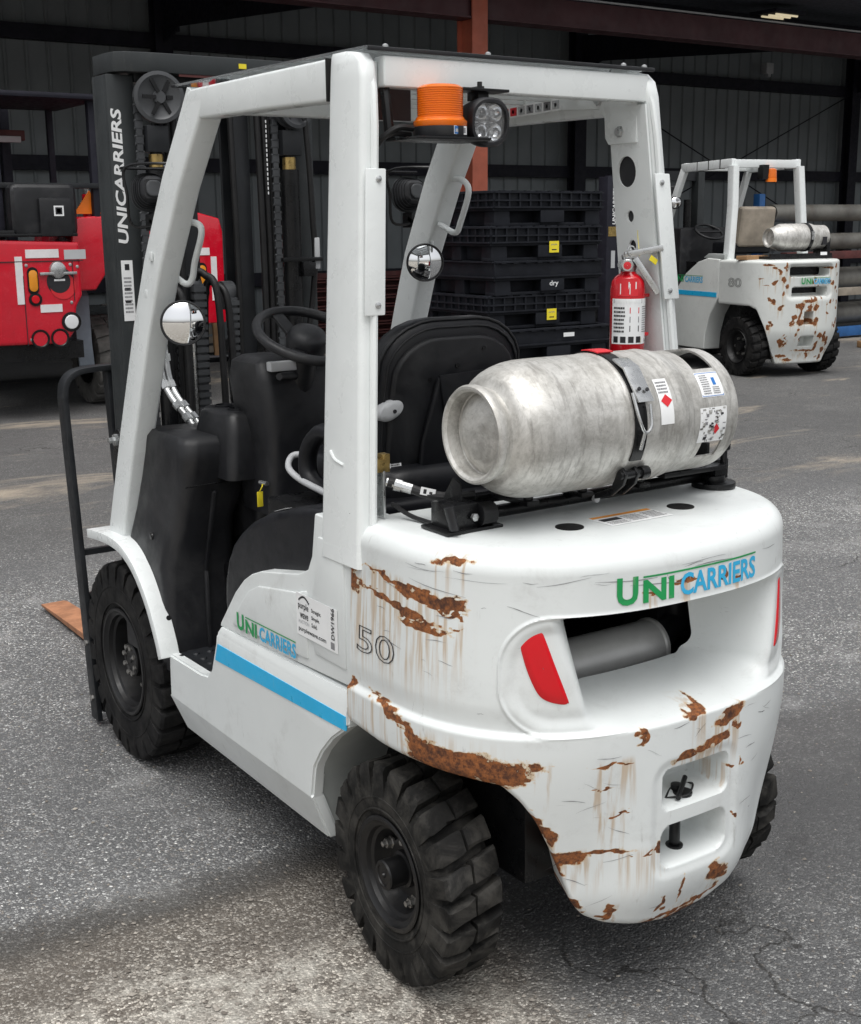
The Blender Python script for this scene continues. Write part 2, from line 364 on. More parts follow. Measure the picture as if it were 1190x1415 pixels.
def smooth_path(pts, k=6):
    """Catmull-Rom through the points"""
    P = [np.array(p, float) for p in pts]; P = [2*P[0]-P[1]]+P+[2*P[-1]-P[-2]]; o = []
    for i in range(1, len(P)-2):
        for j in range(k):
            t = j/k; a, b, c, d = P[i-1:i+3]
            o.append(.5*((2*b)+(c-a)*t+(2*a-5*b+4*c-d)*t*t+(3*b-a-3*c+d)*t**3))
    return o+[P[-2]]
def sstep(a, b, x):
    t = np.clip((np.asarray(x, float)-a)/(b-a), 0, 1); return t*t*(3-2*t)

# ---------------------------------------------------------------- lettering (default font, turned into meshes once)
TX = {}
def make_texts(specs):
    tmp = []
    for key, body, off, shear, outline in specs:
        cu = bpy.data.curves.new('t', 'FONT'); cu.body = body; cu.size = 1; cu.offset = off; cu.shear = shear; cu.resolution_u = 3
        if outline: cu.fill_mode = 'NONE'; cu.bevel_depth = outline; cu.bevel_resolution = 0
        o = bpy.data.objects.new('t', cu); COL.objects.link(o); tmp.append((key, o))
    bpy.context.view_layer.update(); dg = bpy.context.evaluated_depsgraph_get()
    for key, o in tmp:
        me = bpy.data.meshes.new_from_object(o.evaluated_get(dg))
        V = np.empty(len(me.vertices)*3); me.vertices.foreach_get('co', V); V = V.reshape(-1, 3)
        lo, hi = V.min(0), V.max(0); TX[key] = ((V-lo), [tuple(p.vertices) for p in me.polygons], hi-lo)
        bpy.data.meshes.remove(me)
    for key, o in tmp:
        cu = o.data; bpy.data.objects.remove(o); bpy.data.curves.remove(cu)
WORDS = ['purple', 'wave', 'AUCTION', 'Straight.', 'Simple.', 'Sold.', 'purplewave.com', 'DW1966', 'ABC', 'CAUTIONS', 'dry']
make_texts([('U', 'U', .036, 0, 0), ('NI', 'NI', .034, 0, 0), ('CARR', 'CARRIERS', .026, 0, 0), ('50', '50', 0, 0, .012), ('80', '80', 0, 0, .014), ('UNICARRIERS', 'UNICARRIERS', .03, .12, 0)]+[(w, w, .015, 0, 0) for w in WORDS])
def word(mb, key, org, ux, uy, w, h, mat=0, fn=None):
    """lay a word in the w x h box at org along unit vectors ux, uy (or through fn(u, v))"""
    V, F, d = TX[key]; P = []
    for x, y, z in V:
        a, b = x/d[0]*w, y/d[1]*h
        P.append(fn(a, b) if fn else np.array(org)+np.array(ux)*a+np.array(uy)*b)
    mb.add(P, F, mat)
def logo(mb, org, ux, uy, w, h, mg, mbm, fn=None):
    """the maker's lettering: tall green U, green NI, blue CARRIERS under a thin green rule"""
    f = fn or (lambda a, b: np.array(org)+np.array(ux)*a+np.array(uy)*b)
    word(mb, 'U', None, None, None, w*.125, h*1.0, mg, lambda a, b: f(a, b))
    word(mb, 'NI', None, None, None, w*.20, h*.82, mg, lambda a, b: f(a+w*.155, b))
    word(mb, 'CARR', None, None, None, w*.60, h*.82, mbm, lambda a, b: f(a+w*.40, b))
    n = 24
    V = [f(w*(.155+.845*i/n), y) for i in range(n+1) for y in (h*.90, h*.965)]
    mb.add(V, [(2*i, 2*i+2, 2*i+3, 2*i+1) for i in range(n)], mg)
def sticker(parent, org, ux, uy, w, h, items, name='sticker', base='sticker_white', label=None, th=.0008):
    """thin printed label: items are ('r', x, y, w, h, mat) bars or ('t', word, x, y, w, h, mat), in label fractions"""
    mb = MB(); org = np.array(org, float); ux = np.array(ux, float); ux /= np.linalg.norm(ux); uy = np.array(uy, float); uy /= np.linalg.norm(uy); nz = np.cross(ux, uy)
    mats = [base]; idx = {base: 0}
    c = [org, org+ux*w, org+ux*w+uy*h, org+uy*h]
    mb.add(c+[p+nz*th for p in c], [(0, 1, 2, 3), (4, 5, 6, 7), (0, 1, 5, 4), (1, 2, 6, 5), (2, 3, 7, 6), (3, 0, 4, 7)], 0)
    for it in items:
        m = it[-1]
        if m not in idx: idx[m] = len(mats); mats.append(m)
        if it[0] == 'r':
            x, y, a, b = it[1:5]; q = [org+ux*w*xx+uy*h*yy+nz*(th+.0005) for xx, yy in ((x, y), (x+a, y), (x+a, y+b), (x, y+b))]; mb.add(q, [(0, 1, 2, 3)], idx[m])
        elif it[0] == 'd':
            x, y, a, b = it[1:5]; q = [org+ux*w*xx+uy*h*yy+nz*(th+.0005) for xx, yy in ((x-a, y), (x, y-b), (x+a, y), (x, y+b))]; mb.add(q, [(0, 1, 2, 3)], idx[m])
        else:
            word(mb, it[1], org+ux*w*it[2]+uy*h*it[3]+nz*(th+.0006), ux, uy, w*it[4], h*it[5], idx[m])
    o = mb.obj(name, mats, parent, fix=False, smooth=False)
    if label: o['label'] = label
    return o
def printlines(x, y, w, h, n, mat='ink_grey', fill=.5, ragged=True):
    o = []
    for i in range(n):
        yy = y+h*(i+.25)/n; xx = x
        while xx < x+w*.92:
            a = random.uniform(.04, .16)*w; a = min(a, x+w-xx); o.append(('r', xx, yy, a, h/n*fill, mat)); xx += a+.03*w
    return o

# ---------------------------------------------------------------- ground
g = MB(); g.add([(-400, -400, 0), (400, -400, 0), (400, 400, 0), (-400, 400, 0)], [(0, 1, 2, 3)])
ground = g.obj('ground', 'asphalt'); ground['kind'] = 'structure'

# ---------------------------------------------------------------- counterweight generator
def sdbox(s, z, cs, cz, hs, hz, r):
    dx = np.abs(s-cs)-(hs-r); dz = np.abs(z-cz)-(hz-r)
    return np.hypot(np.maximum(dx, 0), np.maximum(dz, 0))+np.minimum(np.maximum(dx, dz), 0)-r
class Weight:
    """cast counterweight: plan outline (superellipse with straight cheeks) swept over height, pockets pressed in"""
    def __init__(w, A, B, Y0, N, yf, zbp, ztop, rtop, cx=0.):
        w.A, w.B, w.Y0, w.N, w.yf, w.ztop, w.rtop, w.cx = A, B, Y0, N, yf, ztop, rtop, cx
        t = np.linspace(0, np.pi, 3001); c = -np.cos(t); k = np.sin(t)
        x = A*np.sign(c)*np.abs(c)**(2/N); y = Y0-B*np.abs(k)**(2/N)
        x = np.concatenate([[-A], x, [A]]); y = np.concatenate([[yf], y, [yf]])
        s = np.concatenate([[0], np.cumsum(np.hypot(np.diff(x), np.diff(y)))]); w.L = s[-1]/2; s -= w.L
        u = np.linspace(-w.L, w.L, 4001); w.u = u; w.x = np.interp(u, s, x); w.y = np.interp(u, s, y)
        ker = np.hanning(61); ker /= ker.sum(); tx = np.gradient(w.x); ty = np.gradient(w.y)
        tx = np.convolve(np.pad(tx, 30, 'edge'), ker, 'valid'); ty = np.convolve(np.pad(ty, 30, 'edge'), ker, 'valid'); l = np.hypot(tx, ty)
        w.nx, w.ny = ty/l, -tx/l
        zb = np.interp(u, *zbp); ker = np.hanning(81); ker /= ker.sum(); w.zb = np.convolve(np.pad(zb, 40, 'edge'), ker, 'valid')
    zmid, zsh = .61, .70
    def at(w, s, z, off=0.):
        s = np.asarray(s, float); f = lambda a: np.interp(s, w.u, a)
        ins = w.inset(s, np.asarray(z, float))-off
        return np.stack([f(w.x)-f(w.nx)*ins+w.cx, f(w.y)-f(w.ny)*ins, np.asarray(z, float)+0*s], -1)
    def inset(w, s, z):
        zs = w.ztop-w.rtop
        top = np.where(z > zs, w.rtop-np.sqrt(np.maximum(w.rtop**2-(np.clip(z, zs, w.ztop)-zs)**2, 0)), 0)
        return w.belly(s, z)+top
    def belly(w, s, z): return 0*z
    def dent(w, s, z): return 0*z
    def press(w, s, z): return 0*z          # towards +y
    def hole(w, s, z): return 1+0*z
    def rust(w, s, z): return -1+0*z
    def stain(w, s, z): return 0*z
    def mesh(w, name, cols, nz, mat, wob=.0007):
        cols = np.asarray(cols); zb = np.interp(cols, w.u, w.zb); zs = w.ztop
        v = np.linspace(0, 1, nz); zt = w.ztop-w.rtop*.03
        b1 = np.maximum(zb+.004, .34); b2 = np.maximum(b1+.004, w.zmid); b3 = w.zsh; Z = []
        for a, b, k in ((zb, b1, .14), (b1, b2, .32), (b2, b3+0*zb, .10), (b3+0*zb, zt+0*zb, .44)):
            m = int(nz*k); e_ = np.arange(m)/m; Z.append(a[None]+(b-a)[None]*e_[:, None])
        Z = np.concatenate(Z+[np.full((1, len(cols)), zt)]); nz = len(Z); Sx = np.repeat(cols[None], nz, 0)
        # row spacing follows the arch; settle the vent / pocket edges onto the holes
        h = w.hole(Sx, Z); e = 1e-4
        gs = (w.hole(Sx+e, Z)-h)/e; gz = (w.hole(Sx, Z+e)-h)/e; gl = gs**2+gz**2+1e-9
        near = np.abs(h) < .0024
        Sx = np.where(near, Sx-h*gs/gl, Sx); Z = np.where(near, Z-h*gz/gl, Z); h = np.where(near, 0, h)
        P = w.at(Sx, Z); d = Z-zb[None]; rb = .022
        ins = np.where(d < rb, rb-np.sqrt(np.maximum(rb*rb-(rb-d)**2, 0)), 0)*.7+w.dent(Sx, Z)
        wb = np.array([[noise.noise((a*6, b*6, 3.1)) for a, b in zip(ra, rb_)] for ra, rb_ in zip(Sx[::6, ::6], Z[::6, ::6])])
        wb = np.repeat(np.repeat(wb, 6, 0), 6, 1)[:nz, :len(cols)]
        k = np.ones(13)/13
        wb = np.apply_along_axis(lambda a: np.convolve(np.pad(a, 6, 'edge'), k, 'valid'), 0, wb); wb = np.apply_along_axis(lambda a: np.convolve(np.pad(a, 6, 'edge'), k, 'valid'), 1, wb)
        ins = ins+wb*wob
        nx = np.interp(Sx, w.u, w.nx); ny = np.interp(Sx, w.u, w.ny)
        P[..., 0] -= nx*ins; P[..., 1] -= ny*ins; P[..., 1] += w.press(Sx, Z)
        rim = P[-1]; rows = [P]; tgt = np.stack([(rim[:, 0]-w.cx)*.12+w.cx, np.full(len(cols), w.yf-.03), np.full(len(cols), w.ztop+.004)], -1)
        extra = []
        for q in (.03, .08, .2, .4, .6, .8, 1.):
            r = rim*(1-q)+tgt*q; r[:, 2] = w.ztop+.004*sstep(0, .3, q); extra.append(r)
        lo = P[0].copy(); inn = lo.copy(); n0x = np.interp(cols, w.u, w.nx); n0y = np.interp(cols, w.u, w.ny)
        inn[:, 0] -= n0x*.14; inn[:, 1] -= n0y*.14
        G = np.concatenate([inn[None], P, np.array(extra)]); nr, nc = G.shape[:2]
        idx = np.arange(nr*nc).reshape(nr, nc); F = np.stack([idx[:-1, :-1], idx[:-1, 1:], idx[1:, 1:], idx[1:, :-1]], -1)
        H = np.ones((nr, nc)); H[1:nz+1] = h
        keep = ~((H[:-1, :-1] <= 1e-6) & (H[:-1, 1:] <= 1e-6) & (H[1:, 1:] <= 1e-6) & (H[1:, :-1] <= 1e-6))
        F = F[keep]
        me = bpy.data.meshes.new(name); me.vertices.add(nr*nc); me.vertices.foreach_set('co', G.ravel())
        me.loops.add(len(F)*4); me.polygons.add(len(F)); me.loops.foreach_set('vertex_index', F.ravel()); me.polygons.foreach_set('loop_start', np.arange(0, len(F)*4, 4)); 
        me.update(calc_edges=True); me.validate()
        ru = np.full((nr, nc), 0.); sn = np.zeros((nr, nc)); ru[1:nz+1] = np.maximum(w.rust(Sx, Z)+1.15, 0); sn[1:nz+1] = w.stain(Sx, Z); ru[0] = ru[1]
        for nm, a in (('rust', ru), ('stain', sn)):
            at = me.attributes.new(nm, 'FLOAT', 'POINT'); at.data.foreach_set('value', a.ravel().astype(np.float32))
        me.materials.append(MATS[mat]); me.shade_smooth(); me.set_sharp_from_angle(angle=R(50))
        return me
def vnoise(x, y, seed=0):
    xi = np.floor(x); yi = np.floor(y); fx = x-xi; fy = y-yi; fx = fx*fx*(3-2*fx); fy = fy*fy*(3-2*fy)
    h = lambda a, b: np.modf(np.abs(np.sin(a*127.1+b*311.7+seed*74.7)*43758.5453))[0]
    return (h(xi, yi)*(1-fx)+h(xi+1, yi)*fx)*(1-fy)+(h(xi, yi+1)*(1-fx)+h(xi+1, yi+1)*fx)*fy-.5
def blobfield(blobs, warp=1., thin=.76):
    def f(s, z):
        s, z = (s+warp*(.045*vnoise(s*14, z*22, 1)+.022*vnoise(s*45, z*60, 2)+.012*vnoise(s*120, z*150, 3)),
                z+warp*(.014*vnoise(s*13, z*20, 4)+.012*vnoise(s*40, z*70, 5)+.011*vnoise(s*70, z*190, 6)))
        o = np.full(np.shape(s), -1.)
        for b in blobs:
            s0, z0, rs, rz = b[:4]; a = R(b[4]) if len(b) > 4 else 0.; st = b[5] if len(b) > 5 else 1.
            u = (s-s0)*math.cos(a)+(z-z0)*math.sin(a); v = -(s-s0)*math.sin(a)+(z-z0)*math.cos(a)
            o = np.maximum(o, st*(1-np.hypot(u/rs, v/(rz*thin))))
        return np.maximum(o, -1)*1.15+.0
    return f
def dripfield(blobs, ln=.10):
    def f(s, z):
        o = np.zeros(np.shape(s))
        for b in blobs:
            s0, z0, rs, rz = b[:4]; a = math.tan(R(b[4])) if len(b) > 4 else 0.
            zz = z0+(s-s0)*a; o = np.maximum(o, (np.abs(s-s0) < rs*.9)*sstep(zz-ln*1.3, zz-.01, z)*sstep(zz+.02, zz, z))
        return o
    return f

ZB = ([-.943, -.8, -.69, -.554, -.47, -.43, -.395, -.348, -.307, -.27, -.22, -.05, .08, .13, .2, .27, .307, .348, .395, .43, .47, .554, .943],
      [.602, .592, .592, .587, .580, .545, .497, .396, .290, .245, .222, .194, .205, .222, .232, .25, .290, .396, .497, .545, .58, .587, .60])
cw = Weight(.53, .475, .02, 2.5, .138, ZB, 1.085, .05, cx=-.025)
def _belly(s, z):
    # lower casting stands proud below a soft ledge; bottom draws in at the back
    led = -.009*sstep(.703, .688, z)+.004*sstep(.76, .71, z)*sstep(.695, .705, z)
    tuck = .035*sstep(.34, .19, z)**1.5*sstep(.42, .25, np.abs(s))+.038*sstep(.66, .30, z)*sstep(.12, .30, np.abs(s))
    lean = .012*sstep(.72, 1.05, z)
    return led+tuck+lean
cw.belly = _belly
def _dent(s, z):
    d = .008*sstep(0, -.03, sdbox(s, z, 0, .823, .465, .118, .105))                       # pan round lamps and vent
    d += .004*sstep(.006, 0, np.abs(sdbox(s, z, 0, .823, .475, .128, .11)))*-1
    for sg in (-1, 1): d = d+.004*sstep(.004, -.004, sdbox(s+sg*-.0, z, sg*.885, .86, .03, .12, .02))*0
    d = d+.02*sstep(.05, 0, np.hypot((s-.19)/1.0, (z-.225)/.7))                            # knocked corner
    return d
cw.dent = _dent
def _press(s, z):
    sb = .372-np.clip(.94-z, 0, .3)*.36; D = .235*(1-sstep(.13, sb, np.abs(s))**1.3)
    v = D*sstep(.690, .752, z)**.9*sstep(.953, .941, z)
    p = .115*sstep(.004, -.014, sdbox(s, z, 0, .534, .098, .047, .022))+.115*sstep(.004, -.014, sdbox(s, z, 0, .398, .098, .049, .03))
    lip = .010*sstep(.022, -.004, sdbox(s, z, 0, .465, .115, .125, .035))*(1-sstep(.455, .447, z)*0)
    return v+p+lip*.5
cw.press = _press
cw.hole = lambda s, z: sdbox(s, z, -.012, .838, .208, .100, .05)
RUST = [(-.74, .984, .13, .008, -3), (-.67, .966, .09, .010, -4), (-.62, .972, .05, .008), (-.80, .940, .10, .007, -5), (-.71, .925, .10, .008, -6), (-.66, .903, .055, .010, -3), (-.60, .945, .03, .004, -10), (-.58, .915, .03, .003),
        (-.59, 1.062, .045, .010, 4), (-.93, .985, .018, .022), (-.925, .94, .02, .025), (-.93, .695, .014, .02),
        (-.74, .676, .10, .011, -16), (-.68, .652, .07, .018, -25), (-.60, .618, .10, .036, -4), (-.51, .613, .092, .038, 2), (-.66, .605, .05, .014),
        (-.381, .626, .018, .012), (-.43, .600, .012, .010), (-.40, .512, .02, .010, -40), (-.375, .467, .026, .018, -50), (-.33, .405, .030, .022), (-.27, .412, .075, .005, 3), (-.345, .372, .014, .034, 20), (-.335, .335, .012, .018), (-.30, .285, .014, .012), (-.292, .262, .010, .012),
        (-.225, .252, .022, .010, 30), (-.205, .268, .010, .016), (-.14, .400, .055, .004), (-.106, .405, .009, .017),
        (-.002, .697, .022, .009, 5), (.075, .668, .030, .016, 20), (.108, .676, .022, .014, 30), (-.02, .606, .038, .011, 12), (.05, .620, .035, .014, 14), (.115, .645, .010, .010), (.128, .640, .008, .014),
        (.083, .298, .026, .034, -12), (-.01, .227, .09, .006, 10), (.045, .235, .04, .005, 18), (-.02, .205, .05, .009, 8), (-.085, .215, .05, .006, 8), (-.044, .285, .007, .04), (-.10, .255, .006, .022), (.13, .548, .008, .012), (.10, .536, .01, .006), (.112, .41, .006, .012), (-.196, .622, .025, .004, 5), (-.245, .618, .022, .005), (-.17, .676, .006, .016), (-.24, .57, .03, .002, 3), (-.225, .508, .03, .003),
        (-.04, 1.0, .014, .009, 0), (-.14, .985, .02, .004), (.115, .975, .015, .005), (.06, .99, .006, .012)]
cw.rust = blobfield(RUST)
_ds = dripfield([(b[0], b[1], b[2]*1.1, b[3], b[4] if len(b) > 4 else 0) for b in RUST if b[2] > .009]+[(-.79, .90, .14, .01), (-.80, .66, .13, .01, -10)], .095)
cw.stain = lambda s, z: np.clip(_ds(s, z)+.8*sstep(-.5, -.75, s)*sstep(1.0, .95, z)*sstep(.70, .82, z)+.8*sstep(-.40, -.7, s)*sstep(.69, .66, z), 0, 1)

# ================================================================ the forklift
WS = set()
_link = link
def link(name, me, parent=None, loc=None, rot=None):
    o = _link(name, me, parent, loc, rot)
    if parent is not None and parent.name in WS: o.matrix_parent_inverse = Matrix.Translation(-parent.location)
    return o
def group(name, parent):
    o = bpy.data.objects.new(name, None); COL.objects.link(o); o.parent = parent; o.empty_display_size = .05
    if parent.name in WS: o.matrix_parent_inverse = Matrix.Translation(-parent.location)
    return o
CX = -.025
mx = lambda x: 2*CX-x            # mirror a world x about the truck's centre line
truck = thing('forklift', 'large white forklift with rusty counterweight and orange beacon, standing on the open asphalt', 'forklift', (CX, .6, 0)); WS.add(truck.name)

cols = np.concatenate([np.linspace(-cw.L, -.50, 120), np.linspace(-.50, .50, 370)[1:], np.linspace(.50, cw.L, 60)[1:]])
cwo = link('counterweight', cw.mesh('counterweight', cols, 260, 'white_paint'), truck)
cwo['label'] = 'white cast counterweight with rust streaks, a vent scoop and a tow pocket'
# tail lamps
for sg in (-1, 1):
    poly = [(-.432, .890), (-.426, .912), (-.412, .928), (-.394, .929), (-.383, .918), (-.355, .845), (-.328, .774), (-.329, .766), (-.341, .764), (-.372, .772), (-.394, .790), (-.416, .837)]
    pts = smooth_path(poly+[poly[0]], 4)[:-1]; c = np.mean(pts, 0)
    mb = MB(); rings = []
    for k, off in ((1.0, -.011), (1.0, -.002), (.95, -.0002), (.6, .0008), (.25, .001), (.02, .001)):
        q = c+(np.array(pts)-c)*k; rings.append(cw.at(q[:, 0]*-sg, q[:, 1], off-.009+.004))
    mb.loft(rings, True, False); mb.obj('tail_light', 'tail_red', cwo, angle=50)
# lettering on the back
mb = MB(); fn = lambda a, b: cw.at(np.array(-.222+a), np.array(.966+b), .0013)
logo(mb, None, None, None, .415, .060, 0, 1, fn); mb.obj('lettering', ['logo_green', 'logo_blue'], cwo, fix=False, smooth=False)
mb = MB(); word(mb, '50', None, None, None, .155, .062, 0, lambda a, b: cw.at(np.array(-.908+a), np.array(.790+b), .0015)); mb.obj('number', 'ink_black', cwo, fix=False, smooth=False)
# scrapes and scratches in the paint
rs_ = random.Random(12); mb = MB()
def scratch(s0, z0, ln, ang, wd, m):
    for q_ in (0, .5, 1):
        if _press(s0+ln*q_*math.cos(ang), z0+ln*q_*math.sin(ang)) > .0005 or (abs(s0+ln*q_) < .5 and .69 < z0 < .96): return
    n_ = 7; P_ = []; Q_ = []
    for i in range(n_):
        t_ = i/(n_-1); ss = s0+ln*t_*math.cos(ang); zz = z0+ln*t_*math.sin(ang)+.0012*math.sin(t_*5+s0*40)
        w_ = wd*(math.sin(math.pi*min(max(t_, .04), .96))**.6)*(.6+.8*rs_.random())
        P_.append(cw.at(np.array(ss), np.array(zz+w_), .0009)); Q_.append(cw.at(np.array(ss), np.array(zz-w_), .0009))
    mb.add(P_+Q_, [(i, n_+i, n_+i+1, i+1) for i in range(n_-1)], m)
for _ in range(16): scratch(rs_.uniform(-.75, .25), rs_.gauss(1.028, .012), rs_.uniform(.02, .16), rs_.gauss(0, .06), rs_.uniform(.0003, .0009), 1)
for _ in range(16): scratch(rs_.uniform(-.9, -.45), rs_.uniform(.70, 1.0), rs_.uniform(.01, .09), rs_.gauss(-.08, .15), rs_.uniform(.0003, .0009), rs_.choice((0, 1, 1, 1)))
for _ in range(34): scratch(rs_.uniform(-.40, .30), rs_.uniform(.25, .68), rs_.uniform(.008, .07), rs_.gauss(0, .3), rs_.uniform(.0003, .0009), rs_.choice((0, 1, 1, 1)))
for _ in range(8): scratch(rs_.uniform(-.9, .3), rs_.uniform(.30, 1.02), rs_.uniform(.01, .03), rs_.uniform(.6, 2.2), rs_.uniform(.0004, .0010), 0)
mb.obj('scratches', ['ink_black', 'ink_grey'], cwo, fix=False)['kind'] = 'stuff'
# things pressed into the top
for x, y in ((-.195, -.215), (.147, -.212)):
    MB().cyl((x, y, 1.085), (x, y, 1.0905), .032, n=32).obj('rubber_plug', 'rubber', cwo, bevel=.001)
sticker(cwo, (-.115, -.265, 1.0893), (1, 0, 0), (0, 1, 0), .185, .085, [('r', .02, .80, .96, .17, 'ink_orange'), ('r', .05, .42, .30, .26, 'ink_black')]+printlines(.40, .1, .28, .6, 5)+printlines(.72, .1, .25, .6, 5)+printlines(.05, .06, .3, .3, 3), label='white and orange warning label')
# tow pin with its cross handle
tp = MB(); tp.cyl((CX, -.398, .36), (CX, -.398, .505), .0125, n=16).cyl((CX, -.398, .348), (CX, -.398, .358), .02, n=16); tp.obj('tow_pin', 'black_paint', cwo, bevel=.001)
hd = MB(); hd.cyl((CX-.038, -.442, .497), (CX+.030, -.395, .512), .006, n=10).tube(smooth_path([(CX-.05, -.415, .490), (CX-.01, -.44, .497), (CX+.03, -.42, .502), (CX+.045, -.39, .492), (CX, -.385, .492), (CX-.05, -.415, .490)], 6), .0025, 6).cyl((CX, -.418, .482), (CX, -.418, .495), .022, n=18)
hd.obj('pin_handle', 'black_paint', tp and cwo)
# engine bay seen through the scoop
bay = MB(); b0, b1_, z0_, z1_ = -.20, .30, .60, 1.0; bx0, bx1 = -.47, .42
bay.add([(x, y, z) for x in (bx0, bx1) for y in (b0, b1_) for z in (z0_, z1_)], [(0, 1, 3, 2), (4, 6, 7, 5), (0, 2, 6, 4), (1, 5, 7, 3), (2, 3, 7, 6)])
bo = bay.obj('engine_bay', 'black_plastic', truck, fix=False)
mb = MB(); mb.add([(-.47, .22, .66), (.42, .22, .66), (.42, .22, 1.0), (-.47, .22, 1.0)], [(0, 1, 2, 3)])
for i in range(26): mb.box((-.40+i*.032, .212, .83), (.006, .012, .30))
mb.obj('radiator', 'dark_steel', truck)
mb = MB(); mb.lathe([(0, .058), (.004, .064), (.40, .064), (.404, .068), (.412, .068), (.416, .06)], (-.25, -.115, .720), (1, 0, 0), 36); mf = mb.obj('muffler', 'muffler_steel', truck, bevel=0)
MB().cyl((.16, -.115, .720), (.28, -.09, .76), .035, n=18).obj('exhaust_pipe', 'dark_steel', mf)
MB().box((.24, -.03, .80), (.07, .12, .22)).cyl((.275, -.08, .72), (.275, -.08, .93), .045, n=14).obj('air_duct', 'black_plastic', truck, bevel=.008)

# ---- chassis core (dark, mostly hidden)
mb = MB(); mb.box((CX, .62, .50), (.64, 1.75, .42)).box((CX, .45, .82), (.86, .56, .42)).cyl((-.40, 0, .27), (.35, 0, .27), .045, n=16).box((CX, -.05, .52), (.5, .5, .26)).box((CX, -.02, .28), (.5, .12, .10)).cyl((-.42, 1.6, .335), (.37, 1.6, .335), .09, n=18)
mb.obj('chassis', 'black_paint', truck, bevel=.01)
# ---- left and right lower side panels
def sidepanel(sg, name):
    xo = -.562 if sg < 0 else mx(-.562)
    poly = [(1.213, .470), (1.217, .335), (1.202, .222), (.330, .210), (.330, .335), (.312, .425), (.275, .477), (.222, .530), (.142, .588), (.140, .672), (.855, .652), (.868, .600), (.905, .510), (.935, .482), (.985, .474)]
    bm = bmesh.new(); vs = [bm.verts.new((xo, y, z)) for y, z in poly]; f = bm.faces.new(vs)
    r = bmesh.ops.extrude_face_region(bm, geom=[f]); nv = [v for v in r['geom'] if isinstance(v, bmesh.types.BMVert)]
    for v in nv: v.co.x += -sg*.035
    bmesh.ops.bisect_plane(bm, geom=bm.verts[:]+bm.edges[:]+bm.faces[:], plane_co=(0, 0, .335), plane_no=(0, 0, 1))
    bmesh.ops.bisect_plane(bm, geom=bm.verts[:]+bm.edges[:]+bm.faces[:], plane_co=(0, 0, .628), plane_no=(0, 0, 1))
    for v in bm.verts:
        if v.co.z < .33: v.co.x += -sg*(.335-v.co.z)*.38
        if v.co.z > .632: v.co.x += -sg*.016
    bmesh.ops.recalc_face_normals(bm, faces=bm.faces)
    ed = [e for e in bm.edges if len(e.link_faces) == 2 and e.calc_face_angle(0) > R(14)]
    bmesh.ops.bevel(bm, geom=ed, offset=.006, segments=2, affect='EDGES', clamp_overlap=True)
    me = bpy.data.meshes.new(name); bm.to_mesh(me); bm.free(); me.materials.append(MATS['white_paint']); me.shade_smooth(); me.set_sharp_from_angle(angle=R(35))
    return link(name, me, truck)
sp = sidepanel(-1, 'side_panel'); sidepanel(1, 'side_panel')
MB().prism([(.872, .548), (.852, .600), (.150, .612), (.150, .576)], 0, -.5638, -.560).obj('blue_stripe', 'stripe_blue', sp)
# tread plate of the step
st = MB(); st.box((-.46, 1.075, .462), (.19, .27, .008))
for i in range(4):
    for j in range(5): st.lathe([(0, .012), (.005, .009), (.005, .004)], (-.535+i*.045, .965+j*.052, .466), (0, 0, 1), 10)
st.obj('step_plate', 'dark_steel', truck)
# ---- hood side (upper panel) with its raised frame
def hoodside(sg):
    X = (lambda x: x) if sg < 0 else mx
    xo, xi = X(-.546), X(-.40)
    poly = [(.142, .682), (.142, 1.062), (.150, 1.070), (.302, 1.073), (.322, .965), (.345, .925), (.394, .903), (.600, .864), (.655, .844), (.705, .816), (.760, .770), (.860, .660), (.868, .645)]
    o = MB().prism(poly, 0, min(xo, xi), max(xo, xi)).obj('hood_panel', 'white_paint', truck, bevel=.010, seg=3)
    if sg < 0:
        # raised inner plate, pressed swage line and base pocket of the post
        plate = [(.35, .695), (.35, .87), (.40, .855), (.61, .822), (.67, .795), (.745, .725), (.775, .675)]
        MB().prism(plate, 0, -.5515, -.53).obj('pressed_plate', 'white_paint', o, bevel=.005, seg=2)
        MB().prism([(.165, .72), (.165, 1.02), (.285, 1.02), (.300, .93), (.318, .88), (.318, .72)], 0, -.551, -.53).obj('pressed_plate', 'white_paint', o, bevel=.005, seg=2)
        mb = MB(); logo(mb, (-.5528, .742, .672), (0, -1, .02), (0, 0, 1), .335, .048, 0, 1); mb.obj('lettering', ['logo_green', 'logo_blue'], o, fix=False, smooth=False)
        sticker(o, (-.5525, .395, .752), (0, -1, 0), (0, 0, 1), .20, .108,
                [('t', 'purple', .05, .60, .26, .20, 'ink_black'), ('t', 'wave', .09, .42, .21, .13, 'ink_black'), ('t', 'AUCTION', .05, .30, .27, .08, 'sticker_grey'), ('t', 'Straight.', .38, .64, .24, .12, 'ink_black'), ('t', 'Simple.', .38, .47, .20, .12, 'ink_black'), ('t', 'Sold.', .38, .32, .14, .10, 'ink_black'), ('t', 'purplewave.com', .05, .08, .68, .14, 'ink_black'), ('r', .84, .05, .09, .16, 'ink_grey')]
                + [('r', .06+.24*i/10, .82+.10*math.sin(math.pi*i/10), .03, .045, 'ink_black') for i in range(11)], label='white auction sticker with black print')
        mb = MB(); word(mb, 'DW1966', (-.5545, .395-.20*.94, .782), (0, 0, 1), (0, 1, 0), .078, .016); mb.obj('lettering', 'ink_black', o, fix=False, smooth=False)
    return o
hoodside(-1); hoodside(1)
